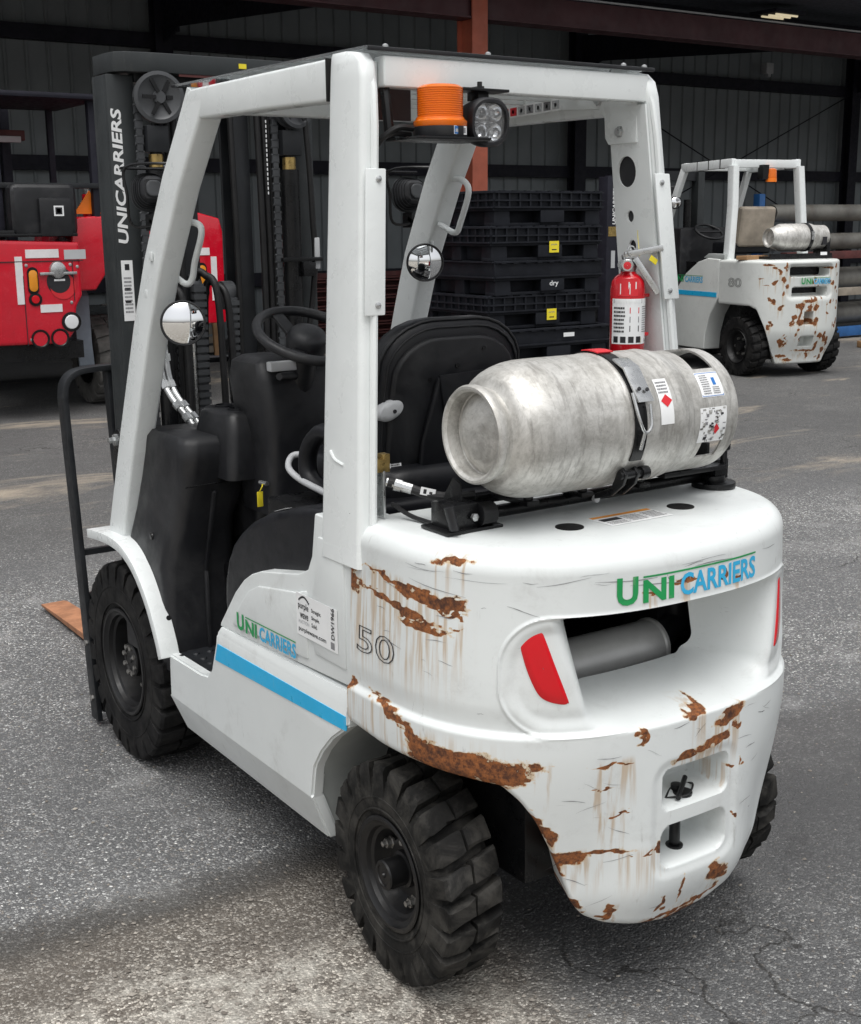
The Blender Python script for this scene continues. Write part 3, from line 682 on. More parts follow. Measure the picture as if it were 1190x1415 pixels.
# ---- engine cover / seat deck (black)
prof = [(.30, .62), (.30, 1.072), (.38, 1.066), (.50, 1.045), (.64, 1.005), (.74, .962), (.80, .925), (.855, .880), (.895, .825), (.918, .760), (.925, .70), (.91, .62)]
MB().prism(prof, 0, -.505, mx(-.505)).obj('engine_cover', 'black_vinyl', truck, bevel=.028, seg=4, angle=60)
sticker(truck, (-.475, .590, 1.0225), (1, .0, 0), (0, 1, -.30), .075, .06, printlines(.1, .1, .6, .8, 3)+[('r', .7, .3, .15, .4, 'ink_grey')], label='small white label on the black engine cover')
# ---- front fenders
def fender(sg):
    X = (lambda x: x) if sg < 0 else mx
    c = smooth_path([(1.80, .752), (1.70, .762), (1.58, .766), (1.48, .752), (1.38, .706), (1.29, .622), (1.225, .52), (1.200, .462)], 5)
    mb = MB(); rings = []
    for i, (y, z) in enumerate(c):
        a = np.array(c[min(i+1, len(c)-1)])-np.array(c[max(i-1, 0)]); a /= np.linalg.norm(a); n = np.array((a[1], -a[0]))
        n = n if n[1] > 0 or n[0] < 0 else -n
        k = .012; xi = -.47-.062*float(sstep(1.50, 1.35, y))
        rings.append([(X(-.592), y, z), (X(xi), y, z), (X(xi), y-n[0]*k, z-n[1]*k), (X(-.572), y-n[0]*k, z-n[1]*k), (X(-.575), y-n[0]*.03, z-n[1]*.03), (X(-.592), y-n[0]*.03, z-n[1]*.03)])
    mb.loft(rings); o = mb.obj('fender', 'guard_white', truck, bevel=.003, angle=40)
    MB().cyl((X(-.54), 1.262, .565), (X(-.54), 1.252, .57), .008, n=10).obj('bolt', 'black_paint', o)
    return o
fender(-1); fender(1)
# ---- cowl, floor, dashboard
def cowl(sg):
    X = (lambda x: x) if sg < 0 else mx
    mb = MB(); rings = []
    for z, x0, x1, y0, y1, rr in ((.40, -.548, -.30, 1.62, 1.225, .03), (.55, -.548, -.30, 1.62, 1.245, .03), (.72, -.540, -.30, 1.60, 1.265, .04), (.86, -.518, -.30, 1.56, 1.235, .05), (.97, -.505, -.27, 1.53, 1.195, .05), (1.05, -.50, -.25, 1.51, 1.175, .05), (1.105, -.498, -.25, 1.50, 1.172, .05), (1.126, -.485, -.26, 1.48, 1.19, .05)):
        q = rpoly(abs(x1-x0), abs(y1-y0), rr, 4); rings.append([(X((x0+x1)/2+a), (y0+y1)/2+b, z) for a, b in q])
    mb.loft(rings); o = mb.obj('leg_shield', 'black_plastic', truck, angle=50)
    for yy, zz in ((1.262, .62), (1.30, .80), (1.40, .55)): MB().lathe([(0, .012), (.004, .011), (.005, .004)], (X(-.547 if zz < .7 else -.528), yy+.08, zz), (-1 if sg < 0 else 1, 0, 0), 12).obj('bolt', 'black_paint', o)
    MB().bar((X(-.43), 1.205, .44), (X(-.41), 1.250, .70), .012, .012, (1, 0, 0)).bar((X(-.41), 1.250, .70), (X(-.40), 1.185, .96), .012, .012, (1, 0, 0)).obj('moulded_rib', 'black_plastic', o, bevel=.003)
    g = MB(); g.tube([(X(-.50), 1.168, .985), (X(-.36), 1.186, .985), (X(-.26), 1.19, .985)], .0022, 6); g.obj('seam', 'black_paint', o)
    return o
cowl(-1); cowl(1)
mb = MB(); mb.box((CX, 1.22, .445), (.94, .78, .03)); mb.obj('floor_plate', 'black_plastic', truck, bevel=.004)
mb = MB()
rings = []
for z, x0, x1, y0, y1 in ((.46, -.26, .22, 1.55, 1.28), (.80, -.27, .24, 1.5, 1.16), (1.0, -.29, .26, 1.46, 1.08), (1.12, -.30, .28, 1.42, 1.05), (1.18, -.30, .28, 1.40, 1.07)):
    q = rpoly(x1-x0, y0-y1, .04, 4); rings.append([((x0+x1)/2+a, (y0+y1)/2+b, z) for a, b in q])
mb.loft(rings); dash = mb.obj('dashboard', 'black_plastic', truck, angle=50)
# steering column housing
mb = MB(); rings = []
for z, x0, x1, y0, y1 in ((.90, -.30, -.08, 1.22, .99), (1.15, -.31, -.07, 1.22, .97), (1.30, -.33, -.07, 1.22, .98), (1.350, -.325, -.08, 1.21, 1.00), (1.366, -.30, -.09, 1.19, 1.02)):
    q = rpoly(x1-x0, y0-y1, .035, 4); rings.append([((x0+x1)/2+a, (y0+y1)/2+b, z) for a, b in q])
mb.loft(rings); col = mb.obj('steering_column', 'black_plastic', truck, angle=50)
MB().box((-.262, .985, 1.345), (.085, .03, .028)).obj('instrument_panel', 'sticker_grey', col, bevel=.005)
MB().cyl((-.22, .985, 1.315), (-.30, .93, 1.322), .014, .010, 12).obj('turn_lever', 'black_plastic', col)
# cup tray
mb = MB(); rings = []
for z, x0, x1, y0, y1 in ((1.00, -.385, -.22, 1.36, 1.10), (1.13, -.38, -.22, 1.36, 1.10), (1.185, -.37, -.23, 1.345, 1.12), (1.20, -.36, -.24, 1.33, 1.135)):
    q = rpoly(x1-x0, y0-y1, .03, 4); rings.append([((x0+x1)/2+a, (y0+y1)/2+b, z) for a, b in q])
mb.loft(rings, caps=True); tray = mb.obj('cup_tray', 'black_plastic', truck, angle=50)
for y in (1.185, 1.275): MB().lathe([(0, .030), (.006, .030), (.006, .026), (-.04, .024), (-.04, .001)], (-.312, y, 1.200), (0, 0, 1), 20, caps=False).obj('cup_ring', 'black_vinyl', tray)
# key with yellow tag
kt = MB(); kt.box((-.33, 1.02, .955), (.018, .004, .045)).tube(smooth_path([(-.33, 1.02, .978), (-.325, 1.015, .992), (-.315, 1.03, .998)], 4), .002, 6); kt.obj('key_tag', 'yellow_sticker', truck, bevel=.001)
MB().cyl((-.315, 1.045, 1.0), (-.31, 1.01, 1.0), .007, n=10).obj('ignition_key', 'zinc', truck)
# ---- steering wheel
SW = np.array((-.188, .955, 1.430)); swn = np.array((0.02, -.42, .90)); swn /= np.linalg.norm(swn); d, u, v = basis(swn)
swg = group('steering_wheel', truck)
th = np.linspace(0, 2*np.pi, 64, endpoint=False)
MB().tube([SW+.150*(math.cos(t)*u+math.sin(t)*v) for t in th], .0145, 12, closed=True).obj('wheel_rim', 'black_plastic', swg, angle=80)
MB().lathe([(-.05, .03), (-.045, .055), (-.012, .062), (.012, .058), (.028, .045), (.034, .02), (.035, .001)], SW-swn*.012, swn, 28).obj('hub', 'black_plastic', swg, angle=60)
for a in (75, 195, 315):
    dr = math.cos(R(a))*u+math.sin(R(a))*v; MB().bar(SW-swn*.03+dr*.05, SW+dr*.15, .042, .010, swn).obj('spoke', 'black_plastic', swg, bevel=.003)
MB().cyl(SW-swn*.05, SW-swn*.16, .035, .05, 16).obj('shaft_cover', 'black_plastic', swg)
# levers on the right of the wheel
for i in range(3):
    x = .02+i*.05; lv = MB(); lv.tube(smooth_path([(x, 1.10, 1.15), (x, 1.06, 1.27), (x, 1.02, 1.34)], 4), .007, 8).lathe([(0, .010), (.015, .017), (.04, .017), (.055, .008)], (x, 1.022, 1.33), (0, -.4, 1), 12); lv.obj('control_lever', 'black_plastic', truck)
# ---- seat
seat = group('seat', truck)
mb = MB(); q = rpoly(.46, .48, .08, 6); mb.loft([[(-.10+a*k, .575+b*k, z) for a, b in q] for z, k in ((1.02, .9), (1.05, .98), (1.09, 1.0), (1.125, .98), (1.142, .88), (1.145, .5))]); mb.obj('seat_cushion', 'black_vinyl', seat, angle=60)
def back_outline(w, z0, z1, k):
    o = [(-w/2*.96, z0)]+[(-w/2, z0+.1), (-w/2, z1-.17)]; o += [(-w/2+.16-.16*math.cos(R(a)), z1-.13+.13*math.sin(R(a))) for a in (15, 30, 45, 60, 75, 88)]
    return o+[(-x, z) for x, z in o[::-1]]
lean = lambda z: .42-.16*(z-1.05)
ol = back_outline(.45, 1.05, 1.512, 1)
cc = np.array((0, 1.28))
mb = MB(); rings = []
for k, dy in ((.80, -.012), (.93, -.006), (.985, .010), (1.0, .035), (.985, .06), (.93, .085), (.8, .098), (.4, .1)):
    q = cc+(np.array(ol)-cc)*k; rings.append([(-.10+a, lean(b)+dy, b) for a, b in q])
mb.loft(rings); mb.obj('backrest', 'black_vinyl', seat, angle=60)
q = cc+(np.array(ol)-cc)*.86; mb = MB(); mb.loft([[(-.10+a, lean(b)-.022, b-.01) for a, b in cc+(q-cc)*.96], [(-.10+a, lean(b)-.004, b-.01) for a, b in q]]); shell = mb.obj('back_shell', 'black_plastic', seat, bevel=.006, angle=50)
for a, b in ((-.18, 1.36), (-.02, 1.43), (.02, 1.36), (-.20, 1.10), (-.1, 1.39)): MB().cyl((a, lean(b)-.026, b), (a, lean(b)-.018, b), .006, n=10).obj('screw', 'black_paint', shell)
seam = MB(); seam.tube([(-.10+a, lean(b)+.004, b) for a, b in cc+(np.array(ol)-cc)*.978], .0042, 8); seam.obj('piping', 'black_plastic', seat, angle=70)
seam = MB(); seam.tube([(-.10+a, lean(b)-.010, b) for a, b in cc+(np.array(ol)-cc)*.90], .0030, 8); seam.obj('piping', 'black_plastic', seat, angle=70)
# document pouch
mb = MB(); n = 10; V = []; F = []
pts = [(-.165, 1.365), (.10, 1.375), (.10, 1.06), (-.20, 1.06), (-.20, 1.20)]
mb.prism(pts, 1, 0, .022); mb.xf(lambda p: (p[0], lean(p[2])-.045+p[1]*.9, p[2])); pou = mb.obj('pouch', 'black_vinyl', seat, bevel=.009, seg=3, angle=60)
mb = MB(); mb.prism([(-.172, 1.372), (.11, 1.384), (.11, 1.30), (-.135, 1.235)], 1, 0, .006); mb.xf(lambda p: (p[0], lean(p[2])-.055+p[1], p[2])); mb.obj('flap', 'black_vinyl', pou, bevel=.002)
mb = MB(); ang = np.linspace(0, 2*np.pi, 28, endpoint=False)
rings = [[(-.290+rx*math.cos(t), lean(1.285)-.016+dy, 1.290+rz*math.sin(t)+.25*rx*math.cos(t)) for t in ang] for rx, rz, dy in ((.037, .026, .02), (.037, .026, -.006), (.033, .022, -.014), (.018, .012, -.017), (.001, .001, -.017))]
mb.loft(rings); kn = mb.obj('recline_knob', 'sticker_grey', seat, angle=50)
MB().cyl((-.285, lean(1.285)-.036, 1.288), (-.285, lean(1.285)-.030, 1.288), .005, n=10).obj('screw', 'ink_black', kn)
sticker(seat, (-.283, lean(1.13)-.030, 1.125), (1, 0, 0), (0, .16, 1), .035, .075, printlines(.1, .1, .8, .35, 5, 'ink_black', .7)+printlines(.1, .55, .8, .25, 3)+[('r', .3, .84, .4, .1, 'ink_black')], label='white bar code label on the seat back')
# hip restraint and grey grab rail beside the cushion
mb = MB(); mb.tube(smooth_path([(-.36, .36, 1.13), (-.37, .44, 1.20), (-.37, .56, 1.22), (-.37, .64, 1.16), (-.37, .64, 1.09), (-.36, .56, 1.06), (-.36, .42, 1.07)], 6), .026, 12, flat=.8); mb.obj('hip_restraint', 'black_vinyl', seat, angle=70)
mb = MB(); mb.tube(smooth_path([(-.33, .74, 1.13), (-.36, .755, 1.125), (-.385, .73, 1.10), (-.39, .66, 1.08), (-.41, .50, 1.075), (-.42, .42, 1.075)], 6), .009, 10); mb.obj('seat_lever', 'sticker_grey', seat, angle=70)

# ---- overhead guard
guard = group('overhead_guard', truck)
def qsec(x0, x1, y0, y1, z, r=.014, zs=0.):
    q = rpoly(abs(x1-x0), abs(y1-y0), r, 3); return [((x0+x1)/2+a, (y0+y1)/2+b, z+zs*((y0+y1)/2+b)) for a, b in q]
PT = dict(x0=-.470, x1=-.428, y0=.168, y1=.312); PB = dict(x0=-.552, x1=-.505, y0=.092, y1=.268)
def lerpd(a, b, t): return {k: a[k]*(1-t)+b[k]*t for k in a}
def psec(z):
    return lerpd(PB, PT, (z-1.0)/1.1)
def rear_post(sg):
    X = (lambda x: x) if sg < 0 else mx
    mb = MB(); rings = []
    if sg > 0: PT.update(x0=-.457, x1=-.415)
    for z, k in ((.98, 1), (1.2, 1), (1.4, 1), (1.6, 1), (1.8, 1), (1.98, 1), (2.05, 1), (2.085, .95), (2.105, .80), (2.112, .55)):
        p = psec(z); cx = (p['x0']+p['x1'])/2; cy = (p['y0']+p['y1'])/2; w = p['x1']-p['x0']; d = p['y1']-p['y0']
        yy1 = cy+d/2; yy0 = yy1-d*k
        rings.append([(X(a), b, z) for a, b, _ in qsec(cx-w/2*(.6+.4*k), cx+w/2, yy0, yy1, z)])
    mb.loft(rings)
    if sg < 0: o = mb.obj('rear_post', 'guard_white', guard, angle=50)
    else:
        # the right post is an open section: outer skin plus an inner plate with round holes
        o = mb.obj('rear_post', 'guard_white', guard, angle=50)
        bm = bmesh.new(); loops = []
        f = lambda y, z: Vector((X(psec(z)['x1'])-.004, y, z))
        zs = [1.02, 1.94]; outer = [(psec(1.02)['y0']+.006, 1.02), (psec(1.02)['y1']-.004, 1.02), (psec(2.03)['y1']-.004, 2.03), (psec(2.03)['y0']+.006, 2.03)]
        holes = [(1.868, .034, .020), (1.755, .013, .013), (1.68, .013, .013), (1.632, .012, .012)]
        for lp in [outer]+[[(psec(z)['y0']+.092+rx*math.cos(2*math.pi*k/24), z+rx*1.15*math.sin(2*math.pi*k/24)) for k in range(24)] for z, rx, _ in holes]:
            vs = [bm.verts.new(f(*p)) for p in lp]
            for i in range(len(vs)): bm.edges.new((vs[i-1], vs[i]))
        bmesh.ops.triangle_fill(bm, edges=bm.edges[:], use_beauty=True)
        ex = bmesh.ops.extrude_face_region(bm, geom=bm.faces[:])
        for v in [q for q in ex['geom'] if isinstance(q, bmesh.types.BMVert)]: v.co.x -= .006
        bmesh.ops.recalc_face_normals(bm, faces=bm.faces)
        me = bpy.data.meshes.new('inner_plate'); bm.to_mesh(me); bm.free(); me.materials.append(MATS['guard_white']); link('inner_plate', me, o)
        for z, rx, _ in holes: p = psec(z); MB().cyl((X(p['x1'])-.0035, p['y0']+.092, z), (X(p['x1'])-.0005, p['y0']+.092, z), rx*1.3, n=20).obj('hole_shade', 'ink_black', o)  # black discs paint the shade inside the plate's round holes
    # bolted cover plate on the back
    za, zb_ = (1.545, 1.86)
    mb = MB(); A = psec(za); B = psec(zb_); c0 = -.010; c1 = .040
    for (pa, z) in ((A, za), (B, zb_)): pass
    V = []
    for off in (.014, .008):
        for p, z in ((A, za), (B, zb_)):
            V += [(X(p['x0']+.004), p['y0']-off, z), (X(p['x1']+.012), p['y0']-off, z)]
    mb.add(V, [(0, 1, 3, 2), (4, 6, 7, 5), (0, 2, 6, 4), (1, 5, 7, 3), (0, 4, 5, 1), (2, 3, 7, 6)])
    w = [(X(p['x0']+.012), p['y0']-.006, z) for p, z in ((A, za), (B, zb_))]
    cp = mb.obj('cover_plate', 'guard_white', o, bevel=.003)
    for p, z, in ((psec(za+.022), za+.022), (psec(zb_-.022), zb_-.022)):
        MB().lathe([(0, .007), (.004, .007), (.006, .003)], (X(p['x1']-.008), p['y0']-.0135, z), (0, -1, 0), 10).obj('screw', 'zinc', cp)
    # cable duct along the back edge
    mb = MB(); pts = [(X(psec(z)['x1']-.012), psec(z)['y0']-.004+.03*sstep(2.0, 2.1, z), z) for z in (1.0, 1.3, 1.54, 1.86, 1.95, 2.03, 2.09)]
    mb.tube(pts, .009, 8); mb.obj('cable_cover', 'guard_white', o)
    return o
pl = rear_post(-1); pr_ = rear_post(1)
# swage marks and scars on the left post
mb = MB(); mb.tube(smooth_path([(psec(1.20)['x0']-.001, .235, 1.232), (psec(1.20)['x0']-.001, .215, 1.215), (psec(1.20)['x0']-.001, .175, 1.207)], 5), .004, 6).tube(smooth_path([(psec(1.86)['x0']-.001, .275, 1.868), (psec(1.86)['x0']-.001, .262, 1.885), (psec(1.86)['x0']-.001, .245, 1.872)], 5), .003, 6)
mb.obj('weld_bead', 'guard_white', pl)
mb = MB()
for y, z, a, b in ((.135, 1.148, .010, .007), (.14, 1.165, .004, .012), (.155, 1.123, .014, .003), (.14, 1.098, .009, .005), (.242, 1.128, .018, .004), (.25, 1.19, .012, .002)):
    x = psec(z)['x0']-.0009; mb.add([(x, y-a, z), (x, y, z-b), (x, y+a, z+.001), (x, y, z+b)], [(0, 1, 2, 3)])
mb.obj('scratches', 'ink_black', pl, fix=False)
def front_pillar(sg):
    X = (lambda x: x) if sg < 0 else mx
    mb = MB(); rings = []
    for y, z, xo in ((1.645, .742, -.552), (1.512, 1.10, -.540), (1.380, 1.43, -.528), (1.290, 1.63, -.518), (1.150, 1.86, -.507), (1.020, 2.035, -.496), (.988, 2.085, -.492)):
        q = rpoly(.070, .108, .010, 3); rings.append([(X(xo+.035+a), y+b, z+b*.38) for a, b in q])
    mb.loft(rings); o = mb.obj('front_pillar', 'guard_white', guard, angle=50)
    rp = [(.41, 1.10, 1.880), (.41, 1.025, 1.872), (.41, .992, 1.835), (.41, 1.035, 1.745), (.41, 1.065, 1.712), (.41, 1.15, 1.738)]
    dz = dy = 0
    MB().tube(smooth_path(rp if sg > 0 else [(X(-.462), 1.215+dy, 1.752+dz), (X(-.425), 1.165+dy, 1.748+dz), (X(-.415), 1.155+dy, 1.72+dz), (X(-.415), 1.21+dy, 1.64+dz), (X(-.415), 1.235+dy, 1.59+dz), (X(-.43), 1.25+dy, 1.575+dz), (X(-.462), 1.285+dy, 1.61+dz)], 5), .0095, 10).obj('grab_handle', 'guard_white', o, angle=70)
    for z, y in ((1.655, 1.225+.055), (1.545, 1.275+.055)): MB().box((X(-.521), y, z), (.004, .022, .026)).obj('clip', 'guard_white', o, bevel=.002)
    return o
fl = front_pillar(-1); fr = front_pillar(1)
def roof_side(sg):
    X = (lambda x: x) if sg < 0 else mx
    mb = MB(); rings = []
    for y, xo, z0, z1 in ((1.045, -.494, 2.03, 2.088), (1.01, -.494, 2.018, 2.098), (.6, -.482, 2.016, 2.102), (.318, -.474, 2.012, 2.104)):
        q = rpoly(.052, z1-z0, .008, 3); rings.append([(X(xo+.026+a), y, (z0+z1)/2+b) for a, b in q])
    mb.loft(rings); o = mb.obj('roof_side_beam', 'guard_white', guard, angle=50)
    MB().box((X(-.449), .314, 2.058), (.054, .006, .092)).obj('rubber_gap', 'rubber', o)
    # gusset to the post, bolted
    g = MB(); g.prism([(.20, 2.045), (.20, 1.938), (.305, 1.938), (.318, 1.955), (.322, 2.005), (.345, 2.03), (.80, 2.055), (.80, 2.085), (.20, 2.09)], 0, min(X(-.424), X(-.412)), max(X(-.424), X(-.412))); g.xf(lambda p: (p[0]+(X(-.40)-X(-.424))*0, p[1], p[2])); go = g.obj('gusset', 'guard_white', o, bevel=.003)
    for y, z in ((.262, 1.968), (.345, 2.052)):
        MB().lathe([(0, .016), (.003, .016), (.003, .011), (.012, .011), (.012, .001)], (X(-.414), y, z), (1 if sg < 0 else -1, 0, 0), 6).obj('bolt', 'zinc', go)
    return o
rl = roof_side(-1); rr = roof_side(1)
sticker(rr, (.3608, .80, 2.030), (0, -1, .03), (0, .03, 1), .30, .032, [('r', .02+.125*i, .15, .10, .7, m) for i, m in enumerate(('ink_grey', 'ink_red', 'ink_red', 'sticker_grey', 'ink_grey', 'sticker_grey', 'ink_grey', 'sticker_grey'))]+[('r', .03+.125*i+.02, .35, .03, .3, 'ink_grey') for i in range(8)], label='row of small warning pictograms')
mb = MB(); mb.box((-.015, .198, 2.068), (.79, .045, .066)); rb = mb.obj('rear_cross_beam', 'guard_white', guard, bevel=.007, seg=3)
mb = MB(); mb.box((CX, 1.0, 2.066), (.88, .05, .06)); mb.obj('front_cross_beam', 'guard_white', guard, bevel=.006)
for i in range(6): MB().box((CX, .32+i*.115, 2.082), (.84, .018, .036)).obj('roof_bar', 'guard_white', guard, bevel=.003)
mb = MB(); V = [(-.455, .175), (.392, .175), (mx(-.49), 1.12), (-.49, 1.12)]; mb.add([(x, y, z) for z in (2.1125, 2.1185) for x, y in V], [(0, 1, 2, 3), (7, 6, 5, 4), (0, 1, 5, 4), (1, 2, 6, 5), (2, 3, 7, 6), (3, 0, 4, 7)]); rc = mb.obj('roof_cover', 'acrylic', guard)
MB().box((-.03, .172, 2.113), (.845, .008, .009)).obj('edge_trim', 'black_plastic', rc, bevel=.002); MB().box((CX, 1.12, 2.1145), (.95, .008, .008)).obj('edge_trim', 'black_plastic', rc, bevel=.002)
for x in (-.40, -.12, .30, .37): MB().lathe([(0, .007), (.005, .007), (.008, .003)], (x, .185, 2.118), (0, 0, 1), 10).obj('bolt', 'zinc', rc)
# brown sun visor strip hanging under the roof, at the beacon
MB().box((-.345, .30, 2.018), (.17, .006, .085)).obj('visor', 'visor_brown', guard, bevel=.002)

# ---- beacon
bc = group('beacon', truck); bx, by = -.297, .125
mb = MB(); mb.prism([(-.40, .06), (-.215, .045), (-.185, .10), (-.20, .19), (-.40, .19)], 2, 1.920, 1.926); mb.tube([(-.395, .18, 1.926), (-.395, .19, 1.99), (-.395, .20, 2.04)], .012, 8); mb.obj('bracket', 'black_paint', bc, bevel=.001)
MB().lathe([(1.926, .058), (1.930, .060), (1.950, .060), (1.952, .055)], (bx, by, 0), (0, 0, 1), 36).obj('beacon_base', 'black_plastic', bc, angle=40)
prof = [(1.950, .058), (1.954, .060), (1.962, .060), (1.965, .055), (1.970, .0535)]
z = 1.970
while z < 2.030: prof += [(z, .0500), (z+.0012, .0514), (z+.0030, .0514), (z+.0040, .0500)]; z += .0046
prof += [(z, .049), (z+.004, .043), (z+.006, .03), (z+.006, .001)]
MB().lathe(prof, (bx, by, 0), (0, 0, 1), 56).obj('lens', 'amber_lens', bc, angle=40)
MB().lathe([(1.954, .033), (2.01, .031), (2.016, .02), (2.016, .001)], (bx, by, 0), (0, 0, 1), 24).obj('lamp_core', 'amber_core', bc, angle=50)
cd = np.array((-.55, -.83, .0)); cd /= np.linalg.norm(cd); pd = np.array((-cd[1], cd[0], 0))
pp = np.array((bx, by, 1.934))+cd*.0675+pd*.005
sticker(bc, (bx-.006, by-.0612, 1.932), (1, .25, 0), (0, 0, 1), .042, .018, [('r', .02, .05, .42, .9, 'ink_blue'), ('r', .1, .25, .25, .4, 'sticker_white'), ('r', .55, .3, .12, .4, 'ink_grey'), ('r', .75, .2, .15, .6, 'ink_grey')], label='small blue and white label on the beacon base')
MB().tube(smooth_path([(-.36, .14, 1.947), (-.40, .14, 1.947), (-.425, .16, 1.927), (-.435, .19, 1.90)], 6), .007, 8).tube(smooth_path([(-.36, .15, 1.934), (-.41, .15, 1.934), (-.43, .18, 1.92)], 6), .006, 8).obj('cable', 'hose', bc)
# ---- work lights
def work_light(parent, c, n, size, rear=False, name='work_light'):
    n = np.array(n, float); n /= np.linalg.norm(n); u = np.cross((0, 0, 1), n); u /= np.linalg.norm(u); v = np.cross(n, u); c = np.array(c, float)
    w = group(name, parent)
    def ring(k, t, r=.42): return [c+u*a*k+v*b*k+n*t for a, b in rpoly(size*.96, size, size*.96*r, 6)]
    mb = MB(); mb.loft([ring(.55, -size*.75, .2), ring(.8, -size*.62), ring(.93, -size*.3), ring(1, -.01), ring(1, .006), ring(.92, .014), ring(.80, .014), ring(.78, .002)], caps=False); mb.loft([ring(.55, -size*.75, .2), ring(.2, -size*.76, .2)])
    mb.obj('housing', 'black_plastic', w, angle=40)
    if rear:
        for i in range(5):
            k = 1.10-.07*i; mb = MB(); t = -size*(.12+.13*i); mb.loft([ring(k, t), ring(k, t+size*.05), ring(k*.8, t+size*.05), ring(k*.8, t)], caps=False); mb.obj('cooling_fin', 'sheave_grey', w, angle=40)
        mb = MB(); mb.loft([ring(.48, -size*.80, .4), ring(.42, -size*.86, .4), ring(.3, -size*.86, .4)]); mb.obj('back_cap', 'sheave_grey', w, bevel=.003)
    mb = MB(); mb.loft([ring(.80, .001), ring(.80, .004), ring(.3, .007), ring(.01, .007)], caps=True); mb.obj('lens', 'led_glass', w, angle=60)
    mb = MB(); mb.loft([ring(.79, -.020), ring(.2, -.022)]); mb.obj('reflector_plate', 'reflector_chrome', w)
    for a in (-1, 1):
        for b in (-1, 1):
            p = c+u*a*size*.17+v*b*size*.19-n*.020; MB().lathe([(0, .006), (.004, .010), (.012, .019*size/.1), (.013, .019*size/.1)], p, n, 16, caps=False).obj('reflector_cup', 'reflector_chrome', w, angle=60); MB().lathe([(0, .005), (.003, .0045), (.004, .001)], p+n*.001, n, 10).obj('led', 'amber_flat' if 0 else 'sticker_white', w)
    return w
wl = work_light(truck, (-.180, .105, 1.963), (-.12, -1, -.06), .108)
mb = MB(); mb.box((-.17, .165, 2.030), (.012, .05, .03)).box((-.19, .14, 2.034), (.15, .06, .006)).box((-.17, .15, 2.012), (.03, .03, .05)).cyl((-.17, .15, 2.03), (-.17, .15, 2.055), .006, n=8)
mb.obj('bracket', 'black_paint', wl, bevel=.001)
wf1 = work_light(truck, (-.44, 1.47, 1.838), (.18, 1, -.15), .105, True); wf2 = work_light(truck, (.445, 1.40, 1.833), (.1, 1, -.15), .105, True)
for w, x, y, sg in ((wf1, -.44, 1.47, -1), (wf2, .445, 1.40, 1)):
    mb = MB()
    px0 = x-.075; px1 = x+.085
    mb.tube(smooth_path([(px1, y-.12, 1.915), (x, y-.135, 1.92), (px0, y-.02, 1.912), (px0, y-.02, 1.83), (px0+.01, y-.02, 1.745), (x, y-.05, 1.742), (px1, y-.06, 1.75)], 5), .0045, 6).tube([(px0, y-.02, 1.912), (px0+.01, y+.05, 1.912), (px1, y+.06, 1.912)], .0045, 6)
    mb.obj('wire_guard', 'black_paint', w); MB().box((x+.01, y-.03, 1.752), (.05, .06, .05)).bar((x, y-.03, 1.76), (x, y-.16, 1.70), .03, .02).obj('mount', 'black_paint', w, bevel=.004)
# ---- mirrors
def mirror(c, n, r, foot):
    n = np.array(n, float); n /= np.linalg.norm(n); w = group('mirror', truck); c = np.array(c, float)
    MB().lathe([(-.022, r*.5), (-.014, r*.9), (-.002, r), (.007, r), (.010, r*.965), (.006, r*.93)], c, n, 40, caps=False).obj('mirror_shell', 'black_plastic', w, angle=50)
    MB().lathe([(.004+.016*(1-(i/14)**2), r*.945*i/14+.0004) for i in range(14, -1, -1)], c, n, 40, caps=False).obj('glass', 'mirror_glass', w, angle=80)
    MB().lathe([(-.024, r*.5), (-.024, .001)], c, n, 24, caps=False).tube(smooth_path([c-n*.02, c-n*.04+np.array((-.01, .0, 0)), np.array(foot)], 5), .006, 8).obj('arm', 'black_plastic', w)
    MB().box(np.array(foot)+np.array((0, 0, .01)), (.006, .03, .09)).obj('mount_plate', 'guard_white', w, bevel=.002)
mirror((-.468, 1.195, 1.466), (-.42, -1, .02), .066, (-.478, 1.30, 1.475)); mirror((.375, 1.185, 1.618), (-.45, -1, -.03), .061, (.408, 1.20, 1.63))
# ---- hydraulic hose with chrome couplings at the cowl
mb = MB()
for dx in (0, .022):
    p = smooth_path([(-.375+dx, 1.62, 1.36), (-.372+dx, 1.60, 1.26), (-.365+dx, 1.56, 1.205), (-.345+dx, 1.50, 1.15), (-.33+dx, 1.46, 1.11)], 6); mb.tube(p, .010, 10)
    for i in (2, 8, 15, 19): d = np.array(p[i+1])-np.array(p[i]); d /= np.linalg.norm(d); mb.lathe([(-.012, .014), (.012, .014)], p[i], d, 6)
mb.obj('hydraulic_coupling', 'zinc', truck, angle=40)

# ================================================================ gas cylinder on its bracket
TY, TZ = -.13, 1.303
tank = thing('gas_cylinder', 'scuffed silver gas cylinder strapped down on top of the rusty counterweight', 'gas cylinder', (-.03, TY, TZ-.152)); WS.add(tank.name)
TM = lambda t: t if t < -.2 else -.2+(t+.2)*(.07+.2)/(.150+.2) if t < .15 else t-.08
prof = [(-.398, .092), (-.404, .098), (-.404, .103), (-.398, .107), (-.385, .106), (-.375, .102), (-.369, .099), (-.363, .099), (-.359, .104), (-.357, .112), (-.352, .121), (-.343, .129), (-.330, .1365), (-.313, .1430), (-.293, .1480), (-.270, .1508), (-.245, .1515), (-.225, .1515),
        (-.050, .1515), (-.046, .1525), (-.042, .1535), (-.034, .1535), (-.030, .1525), (-.026, .1515), (.150, .1515), (.158, .1525), (.164, .1512), (.178, .1495), (.190, .1465), (.200, .1435)]
prof = [(TM(t), q) for t, q in prof]
mb = MB(); mb.lathe(prof, (0, TY, TZ), (1, 0, 0), 96, caps=False)
